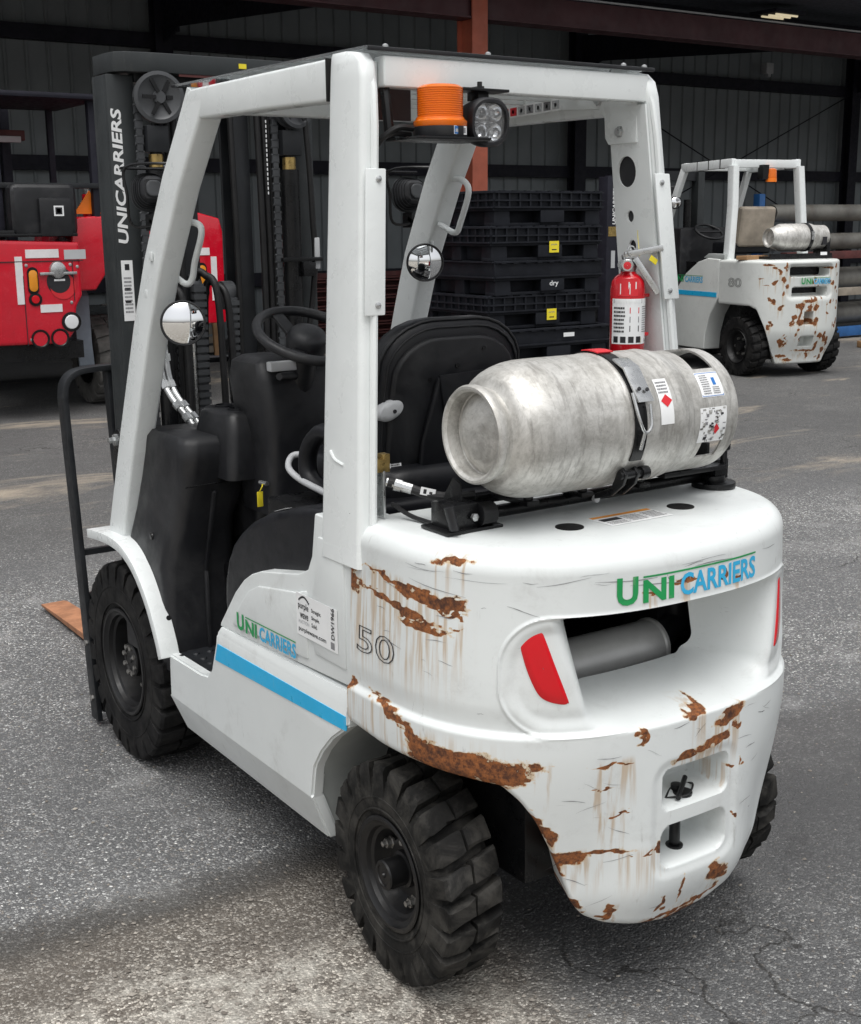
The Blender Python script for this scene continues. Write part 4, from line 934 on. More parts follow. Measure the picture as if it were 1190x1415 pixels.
mb.lathe([(-.398, .092), (-.368, .0895), (-.366, .087), (-.370, .083), (-.378, .07), (-.386, .05), (-.390, .025), (-.391, .001)], (0, TY, TZ), (1, 0, 0), 64, caps=False)
mb.lathe([(.110, .146), (.135, .10), (.145, .05), (.148, .001)], (0, TY, TZ), (1, 0, 0), 48, caps=False)
shell = mb.obj('shell', 'tank_aluminium', tank, angle=45)
# collar with hand holes
n = 96; ts = np.linspace(.120, .268, 17); V = []; F = []
for k in (0, 1):
    for t in ts:
        r = .1435-.004*k*1.2-(.0 if t < .253 else .006*((t-.253)/.015)**2)
        for j in range(n):
            a = 2*math.pi*j/n; V.append((t, TY-r*math.sin(a), TZ+r*math.cos(a)))
L = len(ts)*n
def isopen(i, j):
    t = (ts[i]+ts[i+1])/2; a = ((j+.5)/n*360) % 360
    for c, hw in ((20, 23), (118, 14), (205, 25), (265, 12)):
        if abs((a-c+180) % 360-180) < hw and .158 < t < .222: return True
    return False
for i in range(len(ts)-1):
    for j in range(n):
        if isopen(i, j): continue
        b = (j+1) % n; F.append((i*n+j, i*n+b, (i+1)*n+b, (i+1)*n+j)); F.append((L+i*n+j, L+(i+1)*n+j, L+(i+1)*n+b, L+i*n+b))
        for ii, jj, e in ((i-1, j, ((i*n+j), (i*n+b))), (i+1, j, ((i+1)*n+b, (i+1)*n+j)), (i, (j-1) % n, ((i+1)*n+j, i*n+j)), (i, b, (i*n+b, (i+1)*n+b))):
            if not (0 <= ii < len(ts)-1) and ii >= len(ts)-1 or (0 <= ii < len(ts)-1 and isopen(ii, jj)): F.append((e[0], e[1], e[1]+L, e[0]+L))
mb = MB(); mb.add(V, F); mb.obj('collar', 'tank_aluminium', tank, angle=45)
MB().cyl((.146, TY, TZ), (.22, TY, TZ), .022, n=16).cyl((.19, TY, TZ), (.19, TY-.05, TZ-.05), .012, n=12).obj('valve', 'brass', tank)
def onshell(t, a, r, h, w, items, base='sticker_white', label=None, parent=None):
    """curved label on the cylinder: t along the axis, a degrees down from the top on the camera side"""
    mats = [base]; idx = {base: 0}; mb = MB()
    def p(u, v, k): ang = R(a)+(v*h)/r; return (t+u*w, TY-(r+k)*math.sin(ang), TZ+(r+k)*math.cos(ang))
    m = 8; V = [p(i/m, j/m, .0008) for j in range(m+1) for i in range(m+1)]
    mb.add(V, [(j*(m+1)+i, j*(m+1)+i+1, (j+1)*(m+1)+i+1, (j+1)*(m+1)+i) for j in range(m) for i in range(m)], 0)
    for it in items:
        if it[-1] not in idx: idx[it[-1]] = len(mats); mats.append(it[-1])
        x, y, ww, hh = it[1:5]
        q = ((x, y), (x+ww, y), (x+ww, y+hh), (x, y+hh)) if it[0] == 'r' else ((x-ww, y), (x, y-hh), (x+ww, y), (x, y+hh))
        mb.add([p(u, v, .0016) for u, v in q], [(0, 1, 2, 3)], idx[it[-1]])
    o = mb.obj('sticker', mats, parent or tank, fix=False, angle=60)
    if label: o['label'] = label
onshell(.150, 46, .1435, .062, .072, [('r', .03, .03, .94, .02, 'ink_blue'), ('r', .03, .95, .94, .02, 'ink_blue'), ('r', .03, .03, .02, .94, 'ink_blue'), ('r', .95, .03, .02, .94, 'ink_blue'), ('r', .62, .25, .14, .3, 'ink_blue')]+printlines(.12, .1, .35, .8, 9, 'ink_grey')+printlines(.55, .6, .3, .3, 4), label='white label with blue frame on the cylinder collar')
random.seed(11)
flk = [('r', random.random()*.9, random.random()*.92, random.uniform(.02, .12), random.uniform(.02, .09), random.choice(['pipe_grey', 'ink_grey', 'tank_aluminium', 'tank_aluminium', 'ink_black'])) for _ in range(70)]+[('d', .62, .62, .13, .16, 'ink_red')]
onshell(.138, 80, .1435, .082, .085, flk, label='peeling white hazard label on the cylinder collar')
onshell(.008, 50, .1518, .105, .040, printlines(.1, .05, .8, .3, 4)+[('d', .55, .5, .42, .14, 'ink_red')], label='white tag with red diamond on the cylinder')
# strap over the cylinder, with buckle
strap = MB(); rings = []
for i in range(41):
    a = R(-118+236*i/40); r0, r1 = .1535, .1575; rings.append([(-.072+w_, TY-rr_*math.sin(a), TZ+rr_*math.cos(a)) for rr_, w_ in ((r0, 0), (r0, .034), (r1, .034), (r1, 0))])
strap.loft(rings); bkt = thing('cylinder_bracket', 'black steel bracket with round rails and strap holding the gas cylinder on the rusty counterweight', 'bracket', (-.03, -.06, 1.087)); WS.add(bkt.name)
strap.obj('strap', 'black_paint', bkt, angle=40)
mb = MB(); rings = []
for i in range(8):
    a = R(-8+20*i/7); rings.append([(-.077+w_, TY-rr_*math.sin(a), TZ+rr_*math.cos(a)) for rr_, w_ in ((.158, 0), (.158, .046), (.1605, .046), (.1605, 0))])
mb.loft(rings); mb.obj('red_label', 'ink_red', bkt)
def cpt(x, a, r): return np.array((x, TY-r*math.sin(R(a)), TZ+r*math.cos(R(a))))
mb = MB(); mb.add([cpt(x, a, r) for a, r in ((26, .163), (40, .170), (70, .172)) for x in (-.069, -.023)]+[cpt(x, a, r-.006) for a, r in ((26, .163), (40, .170), (70, .172)) for x in (-.069, -.023)],
                  [(0, 1, 3, 2), (2, 3, 5, 4), (6, 8, 9, 7), (8, 10, 11, 9), (0, 2, 8, 6), (2, 4, 10, 8), (1, 7, 9, 3), (3, 9, 11, 5), (0, 6, 7, 1), (4, 5, 11, 10)]); lt = mb.obj('latch_plate', 'zinc', bkt, bevel=.002)
mb = MB()
for x, a in ((-.059, 60), (-.037, 61)): p = cpt(x, a, .1745); q = cpt(x, a, .1705); mb.cyl(q, p, .0045, n=8)
mb.obj('slot', 'ink_black', lt)
mb = MB(); mb.tube(smooth_path([cpt(-.077, 62, .168), cpt(-.075, 82, .172), cpt(-.059, 92, .172), cpt(-.041, 88, .172), cpt(-.035, 72, .168)], 6), .0035, 8).tube([cpt(-.059, 92, .172), cpt(-.059, 106, .165)], .004, 8); mb.obj('latch_bail', 'zinc', bkt)
hp = [(-.262, 1.175), (-.272, 1.20), (-.258, 1.215), (-.245, 1.205), (-.225, 1.165), (-.17, 1.142), (-.17, 1.13), (-.225, 1.145)]
mb = MB(); mb.prism(hp, 0, -.085, -.077).prism(hp, 0, -.050, -.042).cyl((-.092, -.258, 1.198), (-.012, -.258, 1.198), .010, n=14).cyl((-.03, -.258, 1.198), (-.008, -.258, 1.198), .0145, n=14)
mb.obj('hinge_arm', 'black_paint', bkt, bevel=.002)
# rails, feet, end cradle
mb = MB(); mb.cyl((-.33, -.062, 1.108), (.385, -.052, 1.110), .0145, n=18); mb.obj('rail', 'black_paint', bkt)
mb = MB(); mb.box((.02, .03, 1.120), (.74, .030, .022)); mb.obj('cross_member', 'black_paint', bkt, bevel=.003)
for x in (-.22, -.06, .12): MB().box((x, -.05, 1.128), (.035, .14, .012)).cyl((x, -.10, 1.125), (x, -.10, 1.152), .012, n=10).obj('saddle', 'black_paint', bkt, bevel=.002)
mb = MB(); mb.box((-.385, -.075, 1.092), (.15, .105, .008)).box((-.405, -.075, 1.122), (.075, .075, .055)).cyl((-.37, -.112, 1.122), (-.33, -.112, 1.122), .026, n=18).cyl((-.335, -.062, 1.108), (-.30, -.062, 1.108), .022, n=18)
mb.prism([(-.09, 1.14), (-.085, 1.19), (-.06, 1.20), (-.03, 1.16), (-.02, 1.14)], 0, -.40, -.392); mb.obj('pivot_foot', 'black_paint', bkt, bevel=.003)
MB().tube([(-.452, -.12, 1.150), (-.445, -.13, 1.10)], .016, 10, flat=.5).obj('release_pedal', 'black_plastic', bkt, angle=60)
for x, y, z in ((-.385, -.1135, 1.120),): MB().lathe([(0, .009), (.008, .009), (.010, .003)], (x, y-.005, z), (0, -1, 0), 6).obj('bolt', 'zinc', bkt)
MB().lathe([(0, .009), (.010, .009), (.012, .003)], (.0, -.076, 1.104), (0, -1, 0), 8).obj('bolt', 'sticker_white', bkt)
mb = MB(); mb.cyl((.385, -.09, 1.088), (.385, -.09, 1.102), .055, n=28).cyl((.385, -.09, 1.10), (.385, -.09, 1.118), .028, n=20).box((.392, -.085, 1.135), (.045, .05, .05)); mb.obj('swivel_foot', 'black_paint', bkt, bevel=.002)
mb = MB(); mb.box((.26, -.05, 1.150), (.21, .20, .012)).box((.372, -.03, 1.17), (.012, .10, .06)).cyl((.375, -.13, 1.14), (.375, -.13, 1.19), .009, n=10).lathe([(0, .006), (.005, .016), (.02, .016), (.025, .006)], (.375, -.13, 1.185), (0, 0, 1), 14); mb.obj('end_stop', 'black_paint', bkt, bevel=.003)
# LP hose from the truck to the cylinder bracket
MB().tube(smooth_path([(-.475, .085, 1.175), (-.445, .06, 1.165), (-.41, .02, 1.15), (-.37, -.02, 1.145), (-.33, -.05, 1.15)], 6), .011, 10).obj('gas_hose', 'hose', truck)
mb = MB(); mb.lathe([(0, .010), (.02, .010), (.02, .014), (.035, .014), (.035, .012), (.06, .012)], (-.478, .087, 1.176), (.03, -.026, -.011), 10); mb.obj('hose_fitting', 'zinc', truck, angle=30)
sticker(truck, (-.430, .024, 1.152), (.75, -.62, -.2), (.1, -.2, 1), .034, .018, [('r', .2, .2, .2, .6, 'ink_black'), ('r', .6, .3, .2, .3, 'ink_black')])
MB().box((-.485, .115, 1.21), (.035, .03, .03)).box((-.467, .115, 1.215), (.02, .025, .042)).obj('regulator', 'brass', truck, bevel=.003)
MB().prism([(.10, 1.09), (.14, 1.09), (.14, 1.20), (.10, 1.20)], 0, -.478, -.472).obj('hose_bracket', 'zinc', truck, bevel=.001)
MB().tube(smooth_path([(-.455, .10, 1.12), (-.44, .05, 1.10), (-.43, .0, 1.094), (-.43, -.06, 1.096)], 6), .0055, 8).obj('cable', 'hose', truck)

# ================================================================ fire extinguisher on the right post
ex = thing('fire_extinguisher', 'red fire extinguisher with printed label fixed to the inside of the white guard post', 'fire extinguisher', (.345, .20, 1.36)); WS.add(ex.name)
ecx, ecy = .338, .19; r = .0455
MB().lathe([(1.345, .02), (1.347, r*.9), (1.352, r), (1.572, r), (1.592, r*.93), (1.604, r*.72), (1.612, r*.45), (1.618, r*.42)], (ecx, ecy, 0), (0, 0, 1), 40).obj('bottle', 'red_gloss', ex, angle=50)
def onext(a0, a1, z0, z1, mat, items=(), k0=.0006):
    mb = MB(); mats = [mat]; idx = {mat: 0}
    def q(u, z, k): a = R(a0+(a1-a0)*u); return (ecx+(r+k)*math.sin(a), ecy-(r+k)*math.cos(a), z)
    m = 12; mb.add([q(i/m, z, k0) for z in (z0, z1) for i in range(m+1)], [(i, i+1, m+2+i, m+1+i) for i in range(m)], 0)
    for it in items:
        if it[-1] not in idx: idx[it[-1]] = len(mats); mats.append(it[-1])
        x, y, w, h = it[1:5]; mb.add([q(u, z0+(z1-z0)*v, k0+.0006) for u, v in ((x, y), (x+w, y), (x+w, y+h), (x, y+h))], [(0, 1, 2, 3)], idx[it[-1]])
    return mb.obj('label', mats, ex, fix=False, angle=60)
random.seed(3)
onext(-100, 62, 1.432, 1.548, 'sticker_white', [('r', .05, .90, .62, .09, 'ink_black'), ('r', .66, .02, .32, .13, 'yellow_sticker'), ('r', .78, .04, .2, .08, 'ink_black')]+[('r', .06+.16*i, .03, .11, .14, 'ink_black') for i in range(4)]+printlines(.06, .24, .25, .6, 7, 'ink_black')+printlines(.68, .25, .28, .6, 12, 'ink_grey', .4)+[('r', .40, .28+.2*i, .2, .13, m) for i, m in enumerate(('ink_black', 'ink_grey', 'ink_red'))])
mb = MB(); word(mb, 'CAUTIONS', None, None, None, .7, .006, 0, lambda a, b: (ecx+(r+.0022)*math.sin(R(-88+a*130)), ecy-(r+.0022)*math.cos(R(-88+a*130)), 1.5385+b)); mb.obj('lettering', 'sticker_white', ex, fix=False, smooth=False)
mb = MB(); word(mb, 'ABC', None, None, None, .7, .009, 0, lambda a, b: (ecx+(r+.0026)*math.sin(R(28+a*40)), ecy-(r+.0026)*math.cos(R(28+a*40)), 1.437+b)); mb.obj('lettering', 'ink_black', ex, fix=False, smooth=False)
onext(-75, -8, 1.555, 1.600, 'ink_red', [('r', .1, .1, .5, .6, 'reflector_white'), ('r', .5, .4, .4, .4, 'reflector_white'), ('r', .3, .2, .25, .3, 'ink_red')])
mb = MB(); mb.lathe([(1.616, .020), (1.628, .022), (1.640, .018), (1.650, .014)], (ecx, ecy, 0), (0, 0, 1), 20).cyl((ecx, ecy, 1.634), (ecx-.035, ecy-.012, 1.634), .012, n=14); mb.obj('valve', 'zinc', ex, angle=40)
MB().lathe([(0, .015), (.008, .016), (.010, .014)], (ecx-.022, ecy-.018, 1.632), (-.6, -.8, 0), 20).obj('pressure_gauge', 'zinc', ex, angle=40)
MB().lathe([(0, .010), (.001, .001)], (ecx-.0283, ecy-.0264, 1.632), (-.6, -.8, 0), 16, caps=False).obj('gauge_face', 'ink_red', ex)
mb = MB(); mb.bar((ecx-.015, ecy, 1.658), (ecx+.062, ecy-.06, 1.676), .024, .016).tube([(ecx-.012, ecy, 1.645), (ecx-.016, ecy, 1.66)], .008, 8); mb.obj('handle', 'zinc', ex, bevel=.003)
mb = MB(); mb.bar((ecx+.004, ecy-.02, 1.650), (ecx+.048, ecy-.062, 1.560), .022, .016); mb.obj('trigger', 'zinc', ex, bevel=.003)
MB().tube([np.array((ecx-.008, ecy-.02, 1.668))+.013*np.array((math.cos(t), .2, math.sin(t))) for t in np.linspace(0, 6.28, 20, endpoint=False)], .0016, 6, closed=True).obj('pull_ring', 'zinc', ex)
MB().box((ecx+.035, ecy-.055, 1.645), (.026, .002, .014), rotm(0, 30, 0)).obj('seal_tag', 'yellow_sticker', ex)
MB().tube(smooth_path([(ecx+.01, ecy-.03, 1.655), (ecx+.012, ecy-.02, 1.70), (ecx+.008, ecy-.022, 1.72)], 4), .0008, 5).obj('seal_wire', 'yellow_sticker', ex)
MB().box((ecx+.048, ecy+.01, 1.50), (.02, .03, .16)).box((ecx+.022, ecy-.005, 1.555), (.046, .06, .010)).box((ecx+.022, ecy-.005, 1.455), (.046, .06, .010)).obj('wall_bracket', 'red_gloss', ex, bevel=.003)

# ================================================================ wheels
def tyre_mesh(name, RR, w, rim, lugs, depth, skew, mat, jit=0., shoulder=.5, seed=1, n=72, gap=.30):
    rnd = random.Random(seed); h = w/2; base = RR-depth
    prof = [(-h*.86, rim), (-h*.93, rim+.012), (-h*.985, rim+.03), (-h, (rim+base)/2), (-h*.99, base-.035), (-h*.90, base-.008), (-h*.6, base), (h*.6, base), (h*.90, base-.008), (h*.99, base-.035), (h, (rim+base)/2), (h*.985, rim+.03), (h*.93, rim+.012), (h*.86, rim)]
    mb = MB(); mb.lathe(prof, (0, 0, 0), (1, 0, 0), n, caps=False)
    # moulded rings on the side walls
    for sg in (-1, 1):
        for rr in (rim+.022, base-.052): mb.tube([(sg*(h*.985), rr*math.cos(t), rr*math.sin(t)) for t in np.linspace(0, 2*np.pi, n, endpoint=False)], .0028, 6, closed=True)
    for sg in (-1, 1):
        for k in range(lugs):
            th0 = 2*math.pi*(k+(.5 if sg > 0 else 0))/lugs; wd = 2*math.pi/lugs*(1-gap)
            sec = [(h*1.0, base-.055), (h*1.005, base-.02), (h*.97, RR-.012), (h*.88, RR-.003), (h*.35, RR), (h*.04, RR-.001), (h*.04, base-.004), (h*.88, base-.02)]
            rings = []
            for e, ed in ((0, .0), (.12, 1.), (.88, 1.), (1, .0)):
                ring = []
                for t, r_ in sec:
                    tt = th0+wd*(e-.5)*(1.0 if t > h*.5 else .92)+skew*(1-t/h)*sg*1.0
                    r2_ = r_-(0 if ed else .004 if r_ > base else 0)
                    if jit and r_ > base+.004: r2_ -= abs(rnd.gauss(0, jit)); tt += rnd.gauss(0, jit*2.2)
                    ring.append((sg*t, r2_*math.cos(tt), r2_*math.sin(tt)))
                rings.append(ring)
            mb.loft(rings)
    return mb.mesh(name, mat, angle=35)
def rim_mesh(RR, w, rim, dish):
    h = w/2
    prof = [(-h*.88, rim+.004), (-h*.97, rim+.006), (-h*1.0, rim+.002), (-h*.99, rim-.006), (-h*.90, rim-.012), (-h*.86, rim-.020), (-h*.72, rim-.024), (-h*.66, rim-.032), (-h+dish*.6, rim-.036), (-h+dish, rim-.046), (-h+dish+.004, rim*.62), (-h+dish-.008, rim*.52), (-h+dish-.008, .02), (-h+dish-.008, .001)]
    return prof
def wheel(center, RR, w, rim, lugs, depth, skew, tmat, hubspec, flip=False, steer=0., jit=0., seed=1, src=None, gap=.3):
    g = group('wheel', truck); g.location = center; g.rotation_euler = (random.uniform(0, .3), 0, R(steer)+(math.pi if flip else 0))
    key = (RR, seed)
    if src is not None:
        for ch in src.children: c = ch.copy(); COL.objects.link(c); c.parent = g
        return g
    link('tyre', tyre_mesh('tyre', RR, w, rim, lugs, depth, skew, tmat, jit, seed=seed, gap=gap), g)
    dish, hr, hl, nb, br, nn, nr = hubspec
    MB().lathe(rim_mesh(RR, w, rim, dish), (0, 0, 0), (1, 0, 0), 64, caps=False).obj('rim', 'rim_black', g, angle=35)
    x0 = -w/2+dish-.008
    MB().lathe([(0, hr*1.25), (-.012, hr*1.2), (-.014, hr), (-hl, hr), (-hl-.004, hr*.92), (-hl-.004, hr*.72), (-hl-.001, hr*.68), (-hl-.001, hr*.2), (-hl-.006, hr*.15), (-hl-.006, .001)], (x0, 0, 0), (1, 0, 0), 28).obj('hub', 'rim_black', g, angle=35)
    bolt = MB().lathe([(.001, .0085), (-.008, .0085), (-.010, .004), (-.010, .001)], (0, 0, 0), (1, 0, 0), 6).mesh('bolt', 'bolt_steel')
    nut = MB().lathe([(.002, .016), (-.003, .016), (-.003, .0125), (-.016, .012), (-.016, .007), (-.026, .007), (-.027, .001)], (0, 0, 0), (1, 0, 0), 6).mesh('nut', 'bolt_steel')
    for k in range(nb): a = 2*math.pi*k/nb+.2; link('bolt', bolt, g, (x0-hl-.003, br*math.cos(a), br*math.sin(a)))
    for k in range(nn): a = 2*math.pi*k/nn+.5; link('wheel_nut', nut, g, (x0+.002, nr*math.cos(a), nr*math.sin(a)))
    return g
WF = -.478; WRX = -.468
fw1 = wheel((WF, 1.6, .335), .335, .185, .175, 24, .030, .055, 'rubber', (.095, .058, .055, 8, .046, 6, .098), jit=.0012, seed=2, gap=.26)
wheel((mx(WF), 1.6, .335), .335, .185, .175, 24, .022, .055, 'rubber', None, True, seed=2, src=fw1)
rw1 = wheel((WRX-.006, 0, .268), .268, .152, .132, 22, .034, .07, 'rubber_dusty', (.062, .036, .06, 0, .03, 5, .078), steer=-1.5, jit=.0048, seed=5, gap=.27)
wheel((mx(WRX-.006), 0, .268), .268, .152, .132, 18, .036, .07, 'rubber_dusty', None, True, steer=-1.5, seed=5, src=rw1)
# steering axle beam, arch liners
mb = MB(); mb.box((CX, .02, .28), (.62, .09, .09)).cyl((-.36, .09, .27), (.31, .09, .27), .025, n=12); mb.obj('steer_axle', 'black_paint', truck, bevel=.006)
mb = MB(); pts = [(.335, .22), (.335, .37), (.30, .45), (.24, .52), (.14, .60), (-.05, .60), (-.05, .64), (.12, .64), (.30, .55), (.36, .46), (.37, .36), (.37, .22)]
mb.prism(pts, 0, -.553, -.30); mb.xf(lambda p: (p[0]+max(0, .335-p[2])*.45*(p[0] < -.5), p[1], p[2])); mb.obj('wheel_arch_liner', 'grey_paint', truck, bevel=.006)
mb = MB(); mb.prism(pts, 0, mx(-.30), mx(-.54)); mb.obj('wheel_arch_liner', 'grey_paint', truck, bevel=.006)

# ================================================================ mast, carriage, forks
mast = group('mast', truck)
SH = .010; Y0M = 1.842
def tilt(mb): return mb.xf(lambda p: (p[0], p[1]+Y0M+SH*p[2], p[2]))
def channel(xo, sg, y0, y1, z0, z1, w, t):
    a, b = (xo, xo+sg*w); mb = MB(); lo = lambda p, q: (min(p, q), max(p, q))
    x0, x1 = lo(xo, xo+sg*w); mb.box(((x0+x1)/2, y0+t/2, (z0+z1)/2), (w, t, z1-z0)); mb.box(((x0+x1)/2, y1-t/2, (z0+z1)/2), (w, t, z1-z0)); mb.box((xo+sg*t/2, (y0+y1)/2, (z0+z1)/2), (t, y1-y0-2*t, z1-z0)); return mb
for X in ((lambda x: x), mx):
    sg = 1 if X(0) == 0 else -1
    tilt(channel(X(-.402), sg, .0, .13, .06, 2.222, .092, .018)).obj('outer_rail', 'mast_face', mast, bevel=.003)
    tilt(channel(-.165 if sg > 0 else .105, sg, .012, .118, .10, 2.245, .065, .016)).obj('inner_rail', 'dark_steel', mast, bevel=.003)
    CYX = -.258 if sg > 0 else .238
    m = MB(); m.cyl((CYX, -.03, .25), (CYX, -.03, 1.93), .034, n=20).cyl((CYX, -.03, 1.93), (CYX, -.03, 1.99), .019, n=14); tilt(m).obj('lift_cylinder', 'black_paint', mast, angle=40)
    m = MB(); m.box((CYX, -.03, 2.02), (.075, .06, .085)).cyl((CYX, -.03, 2.05), (CYX, -.03, 2.085), .010, n=8); tilt(m).obj('cylinder_head', 'dark_steel', mast, bevel=.004)
    m = MB(); m.cyl((CYX, -.03, 1.925), (CYX, -.03, 1.972), .024, n=14); tilt(m).obj('rod_gland', 'brass', mast)
    m = MB(); m.lathe([(-.022, .068), (-.020, .082), (-.010, .082), (-.007, .066), (.007, .066), (.010, .082), (.020, .082), (.022, .070), (.016, .060), (.012, .022), (.024, .02), (.024, .001)], (CYX+.01, -.01, 2.150), (.25*sg*-1, -1, 0), 32); 
    m.xf(lambda p: (p[0], p[1]-.045, p[2])); cwh = tilt(m).obj('chain_wheel', 'sheave_grey', mast, angle=35)
    m = MB()
    for k in range(6): a = k*math.pi/3; m.bar((CYX+.01+.018*math.cos(a), -.077, 2.150+.018*math.sin(a)), (CYX+.01+.064*math.cos(a), -.077, 2.150+.064*math.sin(a)), .012, .006, (0, -1, 0))
    tilt(m).obj('spokes', 'black_paint', cwh)
    # leaf chain: links, joined as one strip
    m = MB()
    for i in range(74):
        z = .35+i*.0245
        m.box(((CYX-.055), -.032, z), (.020 if i % 2 else .026, .010, .021)); m.cyl(((CYX-.055)-.015, -.032, z+.012), ((CYX-.055)+.015, -.032, z+.012), .0045, n=6)
    tilt(m).obj('lift_chain', 'sheave_grey', mast)
for k, (x, r_, y) in enumerate(((.122, .012, -.02), (.150, .012, -.012), (.172, .010, -.005), (-.19, .012, -.02), (-.215, .010, -.02), (.02, .011, -.02))):
    m = MB(); m.tube(smooth_path([(x, y, 2.20), (x+.003, y-.01, 1.6), (x-.002, y-.012, 1.1), (x+.004, y, .55)], 8), r_, 8); tilt(m).obj('hose', 'hose', mast, angle=70)
for x, zlo, zhi in ((.122, 1.55, 1.85), (.150, 1.85, 2.1)):
    m = MB(); z = zlo
    while z < zhi: m.box((x, -.0345, z), (.004, .0012, .010)); z += .016
    tilt(m).obj('hose_print', 'white_text', mast)
# hose guide loop on the right
m = MB(); m.tube(smooth_path([(.29, -.055, 2.15), (.305, -.055, 1.95), (.315, -.05, 1.75), (.322, -.045, 1.62), (.305, -.04, 1.45), (.27, -.03, 1.25)], 6), .011, 8); tilt(m).obj('hose', 'hose', mast, angle=70)
m = MB(); m.box((.325, -.05, 1.64), (.02, .02, .11)); tilt(m).obj('hose_clamp', 'sticker_grey', mast, bevel=.003)
m = MB(); m.box((.26, -.06, 1.62), (.16, .02, .014)).box((.28, -.06, 1.585), (.05, .04, .05)); tilt(m).obj('clamp_bar', 'black_paint', mast, bevel=.002)
# curved hoses and reels low between the rails
for x, y, z, rr in ((-.20, -.06, 1.50, .06), (-.07, -.05, 1.53, .07), (-.03, -.045, 1.50, .065)):
    m = MB(); m.tube(smooth_path([(x-.0, y-.02, .95), (x-.004, y-.03, 1.2), (x-.01, y-.02, z-.02), (x-.03, y+.02, z+rr*.6), (x-.06, y+.05, z+rr*.3), (x-.07, y+.06, 1.2)], 6), .013, 8); tilt(m).obj('hose', 'hose', mast, angle=70)
# toothed cable tracks
for x, zt in ((-.245, 1.46), (-.13, 1.53), (.0, 1.50)):
    m = MB(); z = .80
    while z < zt: m.box((x, -.025, z), (.045, .03, .017)); m.box((x, -.022, z+.012), (.036, .024, .012)); z += .026
    m.lathe([(-.02, .05), (.02, .05)], (x, .03, zt), (1, 0, 0), 18); tilt(m).obj('cable_track', 'sheave_grey', mast, bevel=0)
m = MB(); m.cyl((-.165, -.04, .9), (-.165, -.04, 1.38), .007, n=8).cyl((-.055, -.04, .9), (-.055, -.04, 1.40), .006, n=8); tilt(m).obj('tie_rod', 'zinc', mast)
# cross members and the bent cap bar on top
m = MB()
out = [(-.388, .035), (-.380, -.012), (-.350, -.040), (-.25, -.055), (.20, -.055), (mx(-.372), -.040), (mx(-.412), -.012), (mx(-.425), .035), (mx(-.425), .15), (-.388, .15)]
m.prism(out, 2, 2.228, 2.290); tilt(m).obj('top_cross_bar', 'mast_face', mast, bevel=.004)
for y_, z_, w_, h_ in ((.06, .98, .70, .10), (.07, .60, .70, .16), (.03, 2.225, .56, .05)): m = MB(); m.box((CX, y_, z_), (w_, .05, h_)); tilt(m).obj('cross_member', 'dark_steel', mast, bevel=.004)
m = MB(); m.box((.06, -.057, 2.264), (.028, .002, .016)); tilt(m).obj('yellow_label', 'yellow_sticker', mast)
m = MB(); m.box((-.06, -.050, 2.235), (.22, .004, .03)); tilt(m).obj('red_marker', 'rack_red', mast)
# lettering and label on the left rail
m = MB(); word(m, 'UNICARRIERS', (-.383, -.0012, 1.685), (0, 0, 1), (-1, 0, 0), .43, .036); m.xf(lambda p: (p[0]+.024, p[1], p[2])); tilt(m).obj('lettering', 'white_text', mast, fix=False, smooth=False)
m = MB(); q = sticker(mast, (-.392, Y0M+SH*1.43-.0015, 1.43), (1, 0, 0), (0, SH, 1), .040, .20, [('r', .3, .84, .4, .1, 'ink_black')]+printlines(.15, .12, .7, .62, 10)+[('r', .2, .30, .5, .04, 'ink_black'), ('r', .2, .5, .5, .05, 'ink_black')], label='tall white capacity label on the mast rail')
# load backrest and carriage
LB = group('load_backrest', truck)
def tl(mb): return mb.xf(lambda p: (p[0], p[1]+1.935+.110*p[2], p[2]))
for X in ((lambda x: x), mx):
    m = MB(); rings = []
    pth = smooth_path([(X(-.553), .02), (X(-.553), .6), (X(-.553), 1.10), (X(-.552), 1.17), (X(-.540), 1.215), (X(-.505), 1.245), (X(-.44), 1.255), (X(-.30), 1.258), (CX, 1.258)], 5)
    for i, (x, z) in enumerate(pth):
        a = np.array(pth[min(i+1, len(pth)-1)])-np.array(pth[max(i-1, 0)]); a /= np.linalg.norm(a); nn = np.array((-a[1], a[0]))*.009
        rings.append([(x+nn[0], -.032, z+nn[1]), (x-nn[0], -.032, z-nn[1]), (x-nn[0], .032, z-nn[1]), (x+nn[0], .032, z+nn[1])])
    m.loft(rings); tl(m).obj('side_bar', 'dark_steel', LB, bevel=.003, angle=40)
    for x in (-.385, -.15): m = MB(); m.box((X(x), .0, .83), (.022, .045, .85)); tl(m).obj('upright', 'dark_steel', LB, bevel=.003)
    for z in (.30, .10): m = MB(); m.lathe([(0, .016), (-.006, .016), (-.006, .011), (-.016, .011)], (X(-.553), -.0, z), (1 if X(0) == 0 else -1, 0, 0), 6); tl(m).obj('bolt', 'bolt_steel', LB)
m = MB(); m.box((CX, 0, .62), (1.05, .02, .02)); tl(m).obj('cross_rod', 'dark_steel', LB)
m = MB(); m.box((CX, -.01, .42), (1.03, .05, .11)).box((CX, -.01, .10), (1.03, .05, .10)).box((-.25, -.07, .28), (.05, .10, .48)).box((.2, -.07, .28), (.05, .10, .48)); tl(m).obj('carriage', 'black_paint', truck, bevel=.005)
for X in ((lambda x: x), mx):
    m = MB(); x0, x1 = sorted((X(-.285), X(-.160)))
    pts = [(1.955, .50), (1.99, .50), (1.998, .085), (2.03, .050), (3.0, .046), (3.40, .036), (3.435, .030), (3.435, .020), (2.2, .008), (1.975, .008), (1.955, .03)]
    m.prism(pts, 0, x0, x1); m.xf(lambda p: (p[0] if p[1] < 3.2 else (x0+x1)/2+(p[0]-(x0+x1)/2)*(.94 if p[1] < 3.42 else .86), p[1], p[2])); m.obj('fork', 'fork_orange', truck, bevel=.003)
